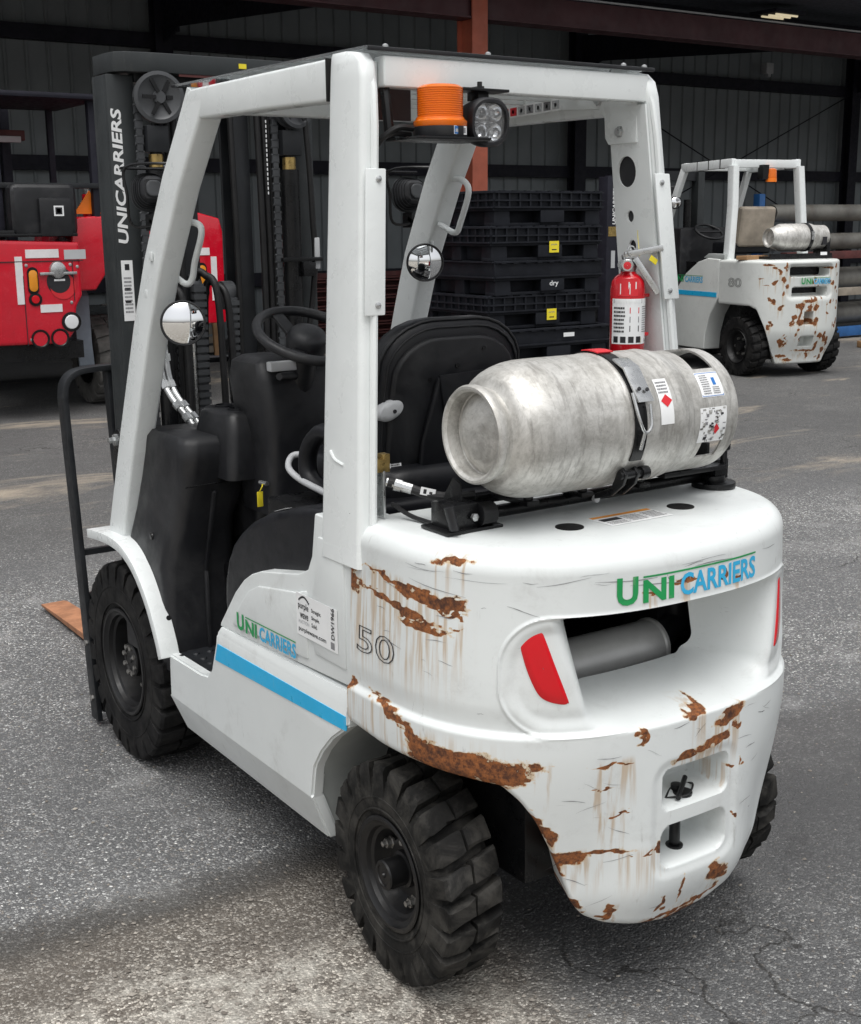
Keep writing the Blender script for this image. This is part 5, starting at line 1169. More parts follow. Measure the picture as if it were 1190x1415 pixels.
# tilt cylinder head at the fender
m = MB(); m.lathe([(-.03, .035), (.03, .035)], (-.475, 1.69, 1.06), (1, 0, 0), 18).box((-.475, 1.72, 1.02), (.055, .05, .10)).bar((-.475, 1.69, 1.06), (-.40, 1.80, .85), .05, .05); m.obj('hose_reel_mount', 'black_paint', truck, bevel=.005)
MB().lathe([(0, .02), (-.012, .02), (-.012, .010), (-.03, .010)], (-.505, 1.69, 1.06), (1, 0, 0), 8).obj('bolt', 'zinc', truck)

# ================================================================ the shed behind
YF, YW = 11.0, 16.0
shed = thing('warehouse', 'dark open-fronted steel shed with ribbed sheet wall and one orange-red front column', 'building', (12, 13.5, 0)); WS.add(shed.name)
# ribbed wall sheets
mb = MB(); prof = []; pw = .914
for i in range(3):
    o = i*pw/3; prof += [(o, 0), (o+.245, 0), (o+.262, -.032), (o+.288, -.032), (o+pw/3, 0)]
V = [(x, y, z) for z in (0, 6.2) for x, y in prof]; n = len(prof)
mb.add(V, [(i, i+1, n+i+1, n+i) for i in range(n-1) if prof[i] != prof[i+1]]); pm = mb.mesh('wall_panel', 'wall_sheet', fix=False, smooth=False)
for i in range(46): link('wall_panel', pm, shed, (-8+i*pw, YW, 0))
for z, h in ((4.31, .20), (2.60, .20), (.9, .2)):
    MB().box((13, YW-.12, z), (42, .16, h)).obj('girt', 'frame_dark', shed)
for x in (-1.9, 5.72, 13.5, 21.0, 28.6):
    mb = MB(); mb.box((x, YW-.36, 2.8), (.26, .02, 5.6)).box((x, YW-.26, 2.8), (.02, .2, 5.6)).box((x, YW-.17, 2.8), (.26, .02, 5.6)); mb.obj('rear_column', 'frame_dark', shed)
    mb = MB(); mb.prism([(YF+.12, 4.50), (YW-.3, 4.9), (YW-.3, 4.25), (YW-.9, 4.42), (YF+.12, 4.15)], 0, x-.012, x+.012); mb.obj('rafter', 'frame_dark', shed)
for x in (7.74, 22.9, -7.4):
    mb = MB(); mb.box((x, YF-.15, 2.25), (.23, .02, 4.5)).box((x, YF, 2.25), (.02, .28, 4.5)).box((x, YF+.15, 2.25), (.23, .02, 4.5)); mb.box((x-.05, YF, 2.25), (.02, .28, 4.5)); mb.obj('front_column', 'column_red', shed)
mb = MB(); mb.box((12, YF, 4.30), (44, .22, .32)).box((12, YF, 4.145), (44, .30, .02)); mb.obj('eave_beam', 'beam_maroon', shed)
mb = MB(); mb.box((12, YF-.17, 4.475), (44, .03, .02)); mb.obj('eave_trim', 'sticker_grey', shed)
mb = MB(); mb.prism([(YF-1.5, 4.62), (YW+.3, 5.15), (YW+.3, 5.22), (YF-1.5, 4.69)], 0, -10, 34); mb.obj('roof', 'roof_sheet', shed)
for y in (12.2, 13.4, 14.6): MB().box((12, y, 4.58+(y-9.4)*.082), (44, .06, .14)).obj('purlin', 'frame_dark', shed)
# side walls close the shed off
mb = MB(); mb.box((34, 13.5, 2.6), (.1, 5.4, 5.2)); mb.obj('end_wall', 'wall_sheet', shed); mb = MB(); mb.box((-10, 13.5, 2.6), (.1, 5.4, 5.2)); mb.obj('end_wall', 'wall_sheet', shed)
s = NT('tube_light'); s.P(Base_Color=(.8, .75, .6), Emission_Color=(1, .85, .55), Emission_Strength=.35)
lf = thing('ceiling_light', 'small batten light with pale tubes under the dark shed roof', 'light', (13.1, 10.95, 4.62)); WS.add(lf.name)
MB().box((13.1, 10.93, 4.61), (.62, .5, .05)).obj('tray', 'frame_dark', lf)
for i in range(3): MB().cyl((12.9, 10.78+i*.13, 4.575), (13.35, 10.78+i*.13, 4.575), .016, n=8).obj('tube', 'tube_light', lf)
jb = MB().box((5.9, YW-.28, 4.52), (.16, .12, .18)).box((5.9, YW-.28, 4.40), (.05, .06, .1)).obj('flood_lamp', 'frame_dark', shed, bevel=.01)
MB().box((18.35, YW-.28, 4.62), (.2, .14, .2)).box((18.35, YW-.3, 4.5), (.08, .08, .08)).obj('flood_lamp', 'sticker_grey', shed, bevel=.01)
for a, b in (((13.6, YW-.3, 4.2), (20.8, YW-.3, 1.2)), ((13.6, YW-.3, 1.2), (20.8, YW-.3, 4.2))): MB().tube([a, b], .012, 6).obj('brace_rod', 'frame_dark', shed)

# ================================================================ stacked black containers
def crate_parts():
    W_, D_, H = 1.20, 1.02, .285
    meshes = {}
    mb = MB(); mb.box((0, 0, .135), (W_, D_, .03)); mb.box((0, -D_/2+.012, .215), (W_, .024, .14)).box((0, D_/2-.012, .215), (W_, .024, .14)).box((-W_/2+.012, 0, .215), (.024, D_-.05, .14)).box((W_/2-.012, 0, .215), (.024, D_-.05, .14)); mb.box((0, .03, .065), (W_-.16, D_-.20, .12)); meshes['body'] = mb.mesh('container_body', 'pallet_black', bevel=.005)
    mb = MB(); mb.box((0, 0, .06), (.17, .14, .12), taper=.94); meshes['foot'] = mb.mesh('foot', 'pallet_black', bevel=.006)
    mb = MB(); mb.box((0, 0, .012), (W_*.98, .12, .024)); meshes['skid'] = mb.mesh('skid', 'pallet_black', bevel=.004)
    mb = MB(); mb.box((0, 0, .21), (.014, .03, .135)); meshes['rib'] = mb.mesh('rib', 'pallet_black')
    mb = MB(); mb.box((0, 0, 0), (W_*1.0, .032, .012)); meshes['hrib'] = mb.mesh('rail', 'pallet_black')
    mb = MB(); mb.box((0, 0, 0), (D_*1.0, .032, .012)); meshes['hrib2'] = mb.mesh('rail', 'pallet_black')
    mb = MB(); mb.box((0, 0, .275), (.05, .026, .02)); meshes['tab'] = mb.mesh('tab', 'pallet_black')
    mb = MB(); mb.box((0, 0, 0), (.26, .015, .10)); meshes['panel'] = mb.mesh('latch_panel', 'pallet_black', bevel=.006)
    return meshes, W_, D_, H
CM, CW_, CD_, CH = crate_parts()
spots = [(0, 0), (.02, .03), (.03, -.06), (-.03, .02), (-.02, -.01), (-.05, -.02), (-.02, .0)]
desc = ['lowest of the stack beside the red extinguisher', 'second from the bottom of the stack', 'third from the bottom of the stack', 'fourth up, with a yellow tag, under the one marked dry', 'with the chalked word dry', 'second from the top, with a yellow tag', 'topmost of the stack']
for k, (dx, dy) in enumerate(spots):
    c = thing('container', 'folded black plastic bulk container, '+desc[k], 'container', (5.13+dx, 6.82+dy, k*CH-.03*(k > 0)*0), R(random.uniform(-1.5, 1.5)), 'black plastic containers stacked behind the forklift')
    link('container_body', CM['body'], c)
    for x in (-.5, 0, .5):
        for y in (-.43, 0, .43): link('foot', CM['foot'], c, (x, y, 0))
    for y in (-.43, .43): link('skid', CM['skid'], c, (0, y, 0))
    sol = k in (2, 4)
    for i in range(11 if not sol else 0): link('rib', CM['rib'], c, (-.56+i*.112, -CD_/2-.008, 0))
    for i in range(9 if not sol else 0): link('rib', CM['rib'], c, (-CW_/2-.008, -.44+i*.11, 0), (0, 0, math.pi/2))
    for z in ((.15, .205, .27) if not sol else (.15, .275)):
        link('rail', CM['hrib'], c, (0, -CD_/2-.010, z)); link('rail', CM['hrib2'], c, (-CW_/2-.010, 0, z), (0, 0, math.pi/2))
    for i in range(9): link('tab', CM['tab'], c, (-.52+i*.13, -CD_/2-.012, 0 if not sol else -.004))
    link('latch_panel', CM['panel'], c, (0.02, -CD_/2-.012, .075))
    if k in (3, 5): sticker(c, (0.0, -CD_/2-.030, .06), (1, 0, 0), (0, 0, 1), .105, .095, [('t', 'purple', .2, .6, .6, .2, 'ink_grey'), ('r', .25, .2, .5, .1, 'ink_black')], base='yellow_sticker', label='yellow auction tag')
    if k == 4: m_ = MB(); word(m_, 'dry', (-.02, -CD_/2-.024, .055), (1, 0, 0), (0, 0, 1), .10, .055); m_.obj('lettering', 'white_text', c, fix=False, smooth=False)
    if k == 2: sticker(c, (.06, -CD_/2-.030, .20), (1, 0, 0), (0, 0, 1), .12, .035, [], label='small white label')
    if k == 1: sticker(c, (0.0, -CD_/2-.030, .06), (1, 0, 0), (0, 0, 1), .12, .06, [], base='yellow_sticker', label='yellow tag')

# ================================================================ white forklift of the next size up
def simple_wheel(parent, loc, RR, w, rim, flip, lugs=20, name='wheel', mat='rubber'):
    g = group(name, parent); g.location = loc; g.rotation_euler = (0, 0, math.pi if flip else 0)
    link('tyre', tyre_mesh('tyre', RR, w, rim, lugs, .025, .06, mat, .001, seed=9, n=40), g)
    MB().lathe([(-w*.46, rim), (-w*.5, rim-.004), (-w*.42, rim-.02), (-w*.15, rim-.035), (-w*.12, rim*.5), (-w*.12, .06), (-w*.36, .055), (-w*.38, .001)], (0, 0, 0), (1, 0, 0), 28, caps=False).obj('rim', 'rim_black', g)
    nut = MB().lathe([(0, .018), (-.02, .016), (-.021, .001)], (0, 0, 0), (1, 0, 0), 6).mesh('nut', 'bolt_steel')
    for k in range(6): a = k*math.pi/3; link('wheel_nut', nut, g, (-w*.13, .095*math.cos(a), .095*math.sin(a)))
    return g
t2 = thing('forklift', 'white forklift with heavily chipped rusty counterweight marked 80, parked beside the pipe rack', 'forklift', (9.70, 7.68, 0), R(-12))
Weight.zmid, Weight.zsh = .75, .95
c2 = Weight(.62, .54, .05, 2.7, .35, ([-1.4, -.72, -.62, -.52, -.44, -.36, .36, .44, .52, .62, .72, 1.4], [.80, .80, .76, .55, .30, .15, .15, .30, .55, .76, .80, .80]), 1.30, .035)
c2.belly = lambda s, z: .10*sstep(.55, .15, z)*sstep(.75, .4, np.abs(s))
def _p2(s, z): return .16*sstep(.006, -.012, sdbox(s, z, .02, 1.175, .27, .055, .03))+.16*sstep(.006, -.012, sdbox(s, z, .02, .955, .24, .05, .03))+.02*sstep(.02, -.01, sdbox(s, z, .02, 1.065, .31, .18, .06))+.13*sstep(.005, -.01, sdbox(s, z, .0, .66, .055, .07, .01))+.13*sstep(.005, -.01, sdbox(s, z, .0, .40, .09, .055, .01))
c2.press = _p2
c2.hole = lambda s, z: np.minimum(sdbox(s, z, .02, 1.175, .255, .042, .02), sdbox(s, z, .02, .955, .225, .037, .02))
rnd = random.Random(21); rb2 = [(-.12, .80, .09, .05), (-.02, .70, .13, .05, 60), (.09, .78, .10, .05, 40), (-.10, .62, .10, .06), (.1, .62, .07, .09), (0, .85, .16, .03), (-.30, .25, .12, .03), (-.22, .20, .14, .03), (-.33, .40, .04, .10, 20), (-.5, 1.25, .12, .02), (-.42, 1.22, .05, .03), (-.58, 1.10, .08, .012), (-.52, 1.03, .08, .01), (0, .30, .3, .02), (.25, .45, .05, .1), (.3, .3, .08, .06), (-.44, .85, .05, .05), (-.36, .78, .06, .05)]
rb2 = [(b[0], b[1], b[2]*.5, b[3]*.5)+tuple(b[4:]) for b in rb2]
rb2 += [(rnd.uniform(-.5, .5), rnd.uniform(.2, 1.25), rnd.uniform(.008, .022), rnd.uniform(.012, .035), rnd.uniform(-20, 20)) for _ in range(80)]
c2.rust = blobfield(rb2, 1., 1.); c2.stain = dripfield(rb2, .12)
c2o = link('counterweight', c2.mesh('counterweight', np.linspace(-c2.L, c2.L, 220), 110, 'white_paint_worn'), t2)
mb = MB(); logo(mb, None, None, None, .42, .075, 0, 1, lambda a, b: c2.at(np.array(-.12+a), np.array(1.035+b), -.008)+np.array((0, -.006, 0))); mb.obj('lettering', ['logo_green', 'logo_blue'], c2o, fix=False, smooth=False)
mb = MB(); word(mb, '80', None, None, None, .24, .10, 0, lambda a, b: c2.at(np.array(-1.08+a), np.array(1.0+b), .004)); mb.obj('number', 'ink_black', c2o, fix=False, smooth=False)
MB().prism([(-.27, .2), (1.8, .2), (1.8, 1.25), (-.27, 1.25)], 0, -.4, .4).obj('chassis', 'black_paint', t2)
side = [(.36, .86), (.36, 1.30), (.60, 1.31), (.80, 1.26), (1.05, 1.12), (1.22, .95), (1.30, .80), (1.75, .80), (1.75, .25), (.62, .25), (.60, .45), (.52, .66)]
for sg in (-1, 1):
    x0, x1 = sorted((sg*.62, sg*.38)); p = MB().prism(side, 0, x0, x1).obj('side_panel', 'white_paint_worn', t2, bevel=.02, seg=3)
    if sg < 0:
        mb = MB(); logo(mb, (-.6225, 1.30, 1.02), (0, -1, 0), (0, 0, 1), .62, .085, 0, 1); mb.obj('lettering', ['logo_green', 'logo_blue'], p, fix=False, smooth=False)
        MB().box((-.6215, 1.02, .895), (.004, 1.25, .055)).obj('blue_stripe', 'stripe_blue', p)
    mb = MB(); rings = [[(sg*(xx+a), yy+b, z) for a, b in rpoly(.085, .125, .02, 3)] for xx, yy, z in ((.52, .33, 1.28), (.47, .36, 1.9), (.45, .40, 2.34))]; mb.loft(rings); mb.obj('rear_post', 'guard_white', t2, angle=50)
    mb = MB(); mb.bar((sg*.46, 1.38, 2.33), (sg*.52, 1.95, 1.15), .06, .09); mb.obj('front_pillar', 'guard_white', t2, bevel=.01)
    mb = MB(); mb.bar((sg*.45, .40, 2.37), (sg*.46, 1.42, 2.35), .06, .10); rb_ = mb.obj('roof_side_beam', 'guard_white', t2, bevel=.012)
    for y in (.62, .85, 1.08): MB().box((sg*.455, y, 2.365), (.066, .012, .106)).obj('seam', 'ink_black', rb_)
    simple_wheel(t2, (sg*.50, 0, .335), .335, .20, .19, sg > 0)
    simple_wheel(t2, (sg*.52, 2.15, .40), .40, .26, .22, sg > 0)
for y in (.42, 1.40): MB().box((0, y, 2.365), (.9, .06, .09)).obj('roof_cross_beam', 'guard_white', t2, bevel=.01)
for i in range(6): MB().box((0, .55+i*.14, 2.38), (.86, .03, .04)).obj('roof_bar', 'guard_white', t2)
MB().prism([(.30, 1.30), (.30, 1.36), (.62, 1.36), (.72, 1.31)], 0, -.60, -.50).obj('post_base', 'grey_paint', t2, bevel=.01)
b2 = group('beacon', t2); MB().lathe([(2.20, .06), (2.22, .06), (2.30, .055), (2.31, .03), (2.31, .001)], (.02, .33, 0), (0, 0, 1), 20).obj('lens', 'amber_lens', b2); MB().box((-.07, .36, 2.27), (.08, .1, .16)).obj('bracket', 'black_paint', b2); MB().lathe([(2.16, .062), (2.20, .062)], (.02, .33, 0), (0, 0, 1), 18).obj('beacon_base', 'amber_core', b2)
st2 = group('seat', t2); MB().box((-.05, .75, 1.42), (.5, .5, .14)).obj('seat_cushion', 'black_vinyl', st2, bevel=.04, seg=3); mb = MB(); mb.box((-.05, .50, 1.66), (.48, .12, .46), rotm(8)); mb.obj('backrest', 'wood_grey', st2, bevel=.05, seg=3)
MB().box((0, 1.62, 1.2), (1.0, .5, .9)).obj('dashboard', 'black_plastic', t2, bevel=.05)
d, u, v = basis((0, -.5, .87)); c_ = np.array((-.15, 1.28, 1.60)); MB().tube([c_+.17*(math.cos(t)*u+math.sin(t)*v) for t in np.linspace(0, 6.283, 40, endpoint=False)], .016, 8, closed=True).bar(c_-u*.16, c_+u*.16, .03, .012, d).obj('steering_wheel', 'black_plastic', t2, angle=80)
m2 = group('mast', t2)
for x in (-.42, .42): MB().box((x, 2.40, 1.2), (.10, .16, 2.3)).obj('mast_rail', 'mast_face', m2, bevel=.01)
for z in (.6, 1.5, 2.3): MB().box((0, 2.40, z), (.8, .06, .12)).obj('cross_member', 'dark_steel', m2)
for x in (-.2, .2): MB().cyl((x, 2.3, .2), (x, 2.3, 2.0), .05, n=14).obj('lift_cylinder', 'black_paint', m2)
mr = group('mirror', t2); MB().lathe([(0, .07), (.01, .07), (.02, .05), (.03, .001)], (-.50, 1.50, 1.95), (-.3, -1, 0), 24).obj('glass', 'mirror_glass', mr, angle=80); MB().lathe([(-.015, .05), (.0, .078), (.008, .078)], (-.50, 1.50, 1.95), (-.3, -1, 0), 24).obj('mirror_shell', 'black_plastic', mr)
wl2 = group('work_light', t2); MB().box((-.42, 1.75, 2.08), (.16, .12, .15)).obj('housing', 'black_plastic', wl2, bevel=.03, seg=3)
# its gas cylinder, bracket and the board lying behind the post
def place2(x, y, z):
    a = R(-12); return (9.70+x*math.cos(a)-y*math.sin(a), 7.68+x*math.sin(a)+y*math.cos(a), z)
k2 = thing('gas_cylinder', 'clean bright silver gas cylinder lying on the chipped counterweight marked 80', 'gas cylinder', place2(.10, -.10, 1.36), R(-12))
mb = MB(); mb.lathe([(a*1.0, r_) for a, r_ in prof_t] if 0 else [(-.40, .095), (-.405, .105), (-.37, .105), (-.35, .112), (-.30, .13), (-.25, .152), (.15, .152), (.20, .135), (.34, .133), (.345, .12)], (0, 0, .18), (1, 0, 0), 48, caps=False).lathe([(-.395, .095), (-.37, .08), (-.38, .001)], (0, 0, .18), (1, 0, 0), 32, caps=False).lathe([(.345, .12), (.25, .1), (.25, .001)], (0, 0, .18), (1, 0, 0), 32, caps=False); mb.obj('shell', 'tank_aluminium', k2, angle=45)
mb = MB(); mb.lathe([(.06, .154), (.06, .159), (.10, .159), (.10, .154)], (0, 0, .18), (1, 0, 0), 40, caps=False); mb.obj('strap', 'black_paint', k2)
MB().box((.27, -.10, .14), (.06, .075, .09)).obj('opening_shade', 'ink_black', k2); MB().box((.085, -.155, .20), (.035, .012, .09)).obj('buckle', 'zinc', k2)  # solid black block paints the shade of a collar hand hole
br2 = thing('cylinder_bracket', 'black tray bracket under the clean cylinder on the forklift marked 80', 'bracket', place2(.06, -.10, 1.30), R(-12))
MB().box((0, 0, .02), (.86, .26, .03)).obj('tray', 'black_paint', br2, bevel=.004); MB().box((.38, 0, .12), (.05, .24, .22)).obj('end_stop', 'black_paint', br2, bevel=.01); MB().box((0, -.12, .05), (.84, .025, .03)).obj('rail', 'black_paint', br2); MB().box((.30, -.14, .06), (.09, .004, .035)).obj('label', 'sticker_white', br2)
bd = MB().box((0, 0, .022), (.42, .14, .044)).obj('wooden_board', 'wood', None, place2(-.42, .02, 1.302), bevel=.004); bd.rotation_euler = (0, 0, R(8)); tag(bd, 'short wooden board lying on the forklift marked 80', 'board')

# ================================================================ red truck-mounted forklift at the left
t3 = thing('forklift', 'bright red truck-mounted forklift with white reflective tape and black guard frame', 'forklift', (2.45, 9.6, 0), 0)
def b3(x): return x-2.45
mb = MB(); pod = [(1.02, .80), (1.14, .70), (1.90, .69), (1.99, .80), (2.02, 1.02), (2.08, 1.12), (2.08, 1.60), (1.02, 1.64)]
mb.prism([(b3(x), z) for x, z in pod], 1, -.28, .55); pod_o = mb.obj('body_pod', 'red_paint', t3, bevel=.035, seg=4)
mb = MB(); mb.prism([(b3(x), z) for x, z in [(3.17, .80), (3.51, .80), (3.51, 1.68), (3.48, 1.80), (3.25, 1.86), (3.17, 1.84)]], 1, -.28, .9); pod2 = mb.obj('body_pod', 'red_paint', t3, bevel=.02, seg=3)
mb = MB(); mb.prism([(b3(x), z) for x, z in [(2.0, 1.15), (2.28, 1.15), (2.42, 1.35), (2.95, 1.35), (3.2, 1.2), (3.2, 1.84), (2.62, 1.84), (2.10, 1.82)]], 1, -.1, 1.0); mb.obj('bridge', 'red_paint', t3, bevel=.03, seg=3)
MB().box((b3(2.25), .1, 1.66), (.30, .3, .30)).obj('hood', 'red_paint', t3, bevel=.03, seg=3)
MB().box((b3(1.6), .2, .62), (1.0, .7, .16)).obj('chassis', 'black_paint', t3)
for x, z, w, h, pod_ in ((1.60, 1.465, .30, .075, pod_o), (1.50, 1.06, .065, .42, pod_o), (1.70, 1.00-.02, .20, .07, pod_o), (3.19, 1.455, .19, .07, pod2), (3.39, 1.02, .06, .42, pod2)):
    q = x if w > .1 else x
    MB().box((b3(x+w/2-.02), -.283, z+h/2), (w, .006, h)).obj('reflective_tape', 'reflector_white', pod_)
MB().box((b3(2.03), -.283, 1.49), (.20, .006, .085)).obj('faded_decal', 'sticker_grey', pod_o)
for x, pod_ in ((1.63, pod_o), (3.27, pod2)):
    mb = MB(); mb.loft([[(b3(x)+a*k, -.28-t, 1.265+b*k) for a, b in rpoly(.085, .21, .042, 6)] for k, t in ((1.15, 0), (1.15, .012), (1.0, .012))]); g_ = mb.obj('lamp_surround', 'black_paint', pod_)
    mb = MB(); mb.loft([[(b3(x)+a*k, -.285-t, 1.265+b*k) for a, b in rpoly(.075, .19, .037, 6)] for k, t in ((1, .004), (1, .014), (.7, .019))]); mb.obj('amber_lamp', 'amber_flat', pod_)
    MB().lathe([(0, .06), (.01, .06), (.012, .045)], (b3(x+.01), -.28, 1.10), (0, -1, 0), 20).obj('round_lamp', 'black_paint', pod_); MB().lathe([(.005, .04), (.016, .035), (.018, .001)], (b3(x+.01), -.28, 1.10), (0, -1, 0), 16).obj('red_lamp', 'tail_red', pod_)
MB().lathe([(0, .09), (.012, .09), (.014, .075)], (b3(1.955), -.28, .885), (0, -1, 0), 24).obj('lamp_surround', 'black_paint', pod_o)
MB().lathe([(.005, .074), (.018, .06), (.022, .001)], (b3(1.955), -.28, .885), (0, -1, 0), 24).obj('white_lamp', 'lamp_clear', pod_o)
for x in (1.66, 1.84): MB().lathe([(0, .085), (.010, .085), (.010, .072), (.002, .065), (.002, .001)], (b3(x), -.28, .745), (0, -1, 0), 24).obj('round_port', 'black_paint', pod_o); MB().lathe([(.003, .064), (.004, .001)], (b3(x), -.28, .745), (0, -1, 0), 24, caps=False).obj('port_centre', 'red_paint', pod_o)
# round badge with a steel latch
MB().lathe([(0, .125), (.004, .125), (.005, .12), (.005, .001)], (b3(1.88), -.28, 1.25), (0, -1, 0), 32).obj('badge', 'ink_black', pod_o)
MB().lathe([(0, .125), (.007, .118)], (b3(1.90), -.279, 1.21), (0, -1, 0), 28).obj('badge_arc', 'ink_red', pod_o)
MB().lathe([(0, .11), (.009, .10), (.009, .001)], (b3(1.87), -.279, 1.25), (0, -1, 0), 28).obj('badge_face', 'ink_black', pod_o)
MB().box((b3(1.86), -.30, 1.325), (.34, .03, .025)).lathe([(0, .08), (.03, .07), (.04, .03)], (b3(1.86), -.28, 1.355), (0, -1, 0), 20).obj('latch', 'zinc', pod_o, bevel=.004)
MB().box((b3(1.87), -.2905, 1.265), (.10, .002, .018)).obj('badge_print', 'sticker_white', pod_o)
# panel seams, bolts and a filler cap
MB().box((b3(1.60), -.283, 1.435), (1.0, .006, .008)).obj('panel_seam', 'ink_black', pod_o); MB().box((b3(1.545), -.283, 1.00), (.006, .006, .62)).obj('panel_seam', 'ink_black', pod_o); MB().box((b3(2.00), -.283, 1.25), (.006, .006, .36)).obj('panel_seam', 'ink_black', pod_o)
for x, z in ((1.58, 1.40), (1.98, 1.40), (1.58, .74), (1.97, 1.06), (2.045, 1.38)): MB().lathe([(0, .016), (.006, .014), (.008, .005)], (b3(x), -.28, z), (0, -1, 0), 10).obj('bolt', 'zinc', pod_o)
MB().box((b3(1.62), -.24, 1.665), (.9, .10, .03)).obj('deck_edge', 'black_paint', t3, bevel=.008)
# wheel and grey mudguard
simple_wheel(t3, (b3(2.53), .62, .44), .44, .32, .24, False, 18, mat='rubber_pale')
for x in (1.45, 3.35): simple_wheel(t3, (b3(x), 2.3, .44), .44, .32, .24, x > 2.5, 18, mat='rubber_pale')
MB().box((b3(2.4), 1.55, .75), (1.9, 1.9, .22)).obj('main_frame', 'black_paint', t3, bevel=.02)
mb = MB(); rings = []
for z, y0, x0 in ((.42, .25, 2.22), (.62, .23, 2.20), (.90, .24, 2.20), (1.08, .30, 2.22), (1.16, .42, 2.24), (1.18, 1.1, 2.30)): rings.append([(b3(x0-.03), y0, z), (b3(x0+.12), y0, z), (b3(x0+.12), y0+.03, z-.03), (b3(x0-.03), y0+.03, z-.03)])
mb.loft(rings); mb.obj('mudguard', 'fender_grey', t3, bevel=.01)
mb = MB(); mb.loft([[(b3(x), .38, z) for x, z in q] for q in ([(2.08, .62), (2.30, .50), (2.30, 1.10), (2.22, 1.17), (2.12, 1.12)],)]+[[(b3(x), .46, z) for x, z in [(2.08, .62), (2.30, .50), (2.30, 1.10), (2.22, 1.17), (2.12, 1.12)]]]); mb.obj('mudguard_side', 'fender_grey', t3, bevel=.01)
# operator station
op = group('operator_station', t3)
MB().box((b3(1.80), .0, 1.88), (.60, .5, .46)).obj('seat_box', 'black_plastic', op, bevel=.07, seg=3); MB().box((b3(1.88), -.27, 1.82), (.30, .06, .34)).obj('battery_box', 'black_plastic', op, bevel=.03)
MB().box((b3(1.72), .0, 1.68), (.70, .45, .06)).obj('deck', 'black_paint', op, bevel=.01)
sticker(op, (b3(1.86), -.302, 1.83), (1, 0, 0), (0, 0, 1), .09, .09, [('r', .15, .15, .7, .7, 'ink_black'), ('r', .3, .3, .4, .4, 'sticker_white'), ('r', .4, .38, .22, .24, 'ink_black')], label='small square white decal')
for x in (1.45, 2.34): MB().box((b3(x), -.05, 2.25), (.06, .08, 1.25)).obj('guard_post', 'frame_dark', op, bevel=.01)
for x in (1.45, 2.34): MB().box((b3(x), 1.1, 2.3), (.06, .06, 1.2)).obj('guard_post', 'frame_dark', op, bevel=.01)
MB().box((b3(1.88), .5, 2.88), (1.15, 1.35, .05)).obj('guard_roof', 'frame_dark', op, bevel=.02); MB().box((b3(1.93), -.09, 2.10), (1.1, .04, .05)).obj('guard_rail', 'dark_steel', op, bevel=.008)
for x in (1.60, 1.85, 2.02): MB().box((b3(x), 1.55, 2.0), (.09, .12, 1.9)).obj('mast_rail', 'frame_dark', op, bevel=.01)
MB().box((b3(1.95), 1.3, 2.62), (.38, .1, .10)).obj('control_box', 'rack_red', op, bevel=.01); MB().box((b3(1.80), 1.24, 2.64), (.10, .06, .08)).box((b3(1.98), 1.24, 2.58), (.22, .04, .06)).obj('gauge', 'sticker_grey', op, bevel=.008)
MB().prism([(b3(2.40), 1.85), (b3(2.14), 1.85), (b3(2.30), 2.06)], 1, -.02, .0).obj('orange_triangle', 'amber_core', t3)
MB().box((b3(2.10), .05, 1.78), (.16, .05, .18)).obj('lamp_glass', 'lamp_clear', t3, bevel=.02); MB().cyl((b3(2.33), .1, 1.78), (b3(2.33), .1, 2.03), .06, n=16).obj('filter_bottle', 'red_paint', t3); MB().cyl((b3(2.33), .1, 2.03), (b3(2.33), .1, 2.13), .05, n=16).obj('filter_cap', 'zinc', t3)
for dz in (0, .12): MB().tube(smooth_path([(b3(2.9), .3, 1.9), (b3(3.2), .4, 2.3-dz), (b3(3.45), .6, 2.15-dz), (b3(3.75), .8, 1.5-dz)], 8), .012, 6).obj('hose', 'fender_grey', t3)

# ================================================================ mast of a further forklift behind the containers
t4 = thing('forklift', 'black forklift mast with white lettering and yellow tag, standing behind the stacked containers', 'forklift', (8.4, 9.2, 0))
for x in (0, .62): MB().box((x, .0, 1.12), (.20, .16, 2.24)).obj('mast_rail', 'frame_dark', t4, bevel=.008)
for z in (.5, 1.4, 2.2): MB().box((.31, .05, z), (.62, .06, .12)).obj('cross_member', 'frame_dark', t4)
MB().box((.31, .5, .5), (.9, .9, .8)).obj('body', 'black_paint', t4, bevel=.03); MB().box((.31, -.2, .3), (.9, .06, .5)).obj('carriage', 'black_paint', t4, bevel=.01)
for x in (-.05, .7): simple_wheel(t4, (x, .4, .3), .3, .2, .16, x > 0, 16)
m_ = MB(); word(m_, 'UNICARRIERS', (.03, -.0825, 1.70), (0, 0, 1), (-1, 0, 0), .46, .05); m_.obj('lettering', 'white_text', t4, fix=False, smooth=False)
MB().box((.0, -.0835, 1.62), (.16, .004, .11)).obj('yellow_tag', 'brass', t4); MB().box((.0, -.0835, 1.30), (.06, .004, .2)).obj('label', 'sticker_grey', t4)

# ================================================================ stores along the shed: pipes, rack, beams, boards
rk = thing('pipe_rack', 'blue steel rack carrying long pipes before the shed wall', 'rack', (14, 10.4, 0))
for x in (-1.3, 1.6, 4.6):
    MB().box((x, .35, 1.05), (.12, .12, 2.1)).obj('upright', 'rack_blue', rk, bevel=.008)
    for z in (.16, .62, 1.14, 1.56): MB().box((x, .0, z-.02), (.10, .7, .07)).obj('arm', 'rack_blue', rk, bevel=.006)
MB().box((1.7, -.30, .10), (6.6, .10, .14)).obj('base_rail', 'rack_blue', rk, bevel=.008)
pipes = [(.20, .16, 'pipe_grey', 'thick grey steel pipe on the lowest arms of the blue rack'), (.70, .17, 'pipe_grey', 'thick grey pipe on the second arms of the blue rack'), (1.30, .12, 'pipe_grey', 'grey pipe on the third arms of the blue rack'), (1.71, .12, 'pipe_grey', 'grey pipe on the top arms of the blue rack')]
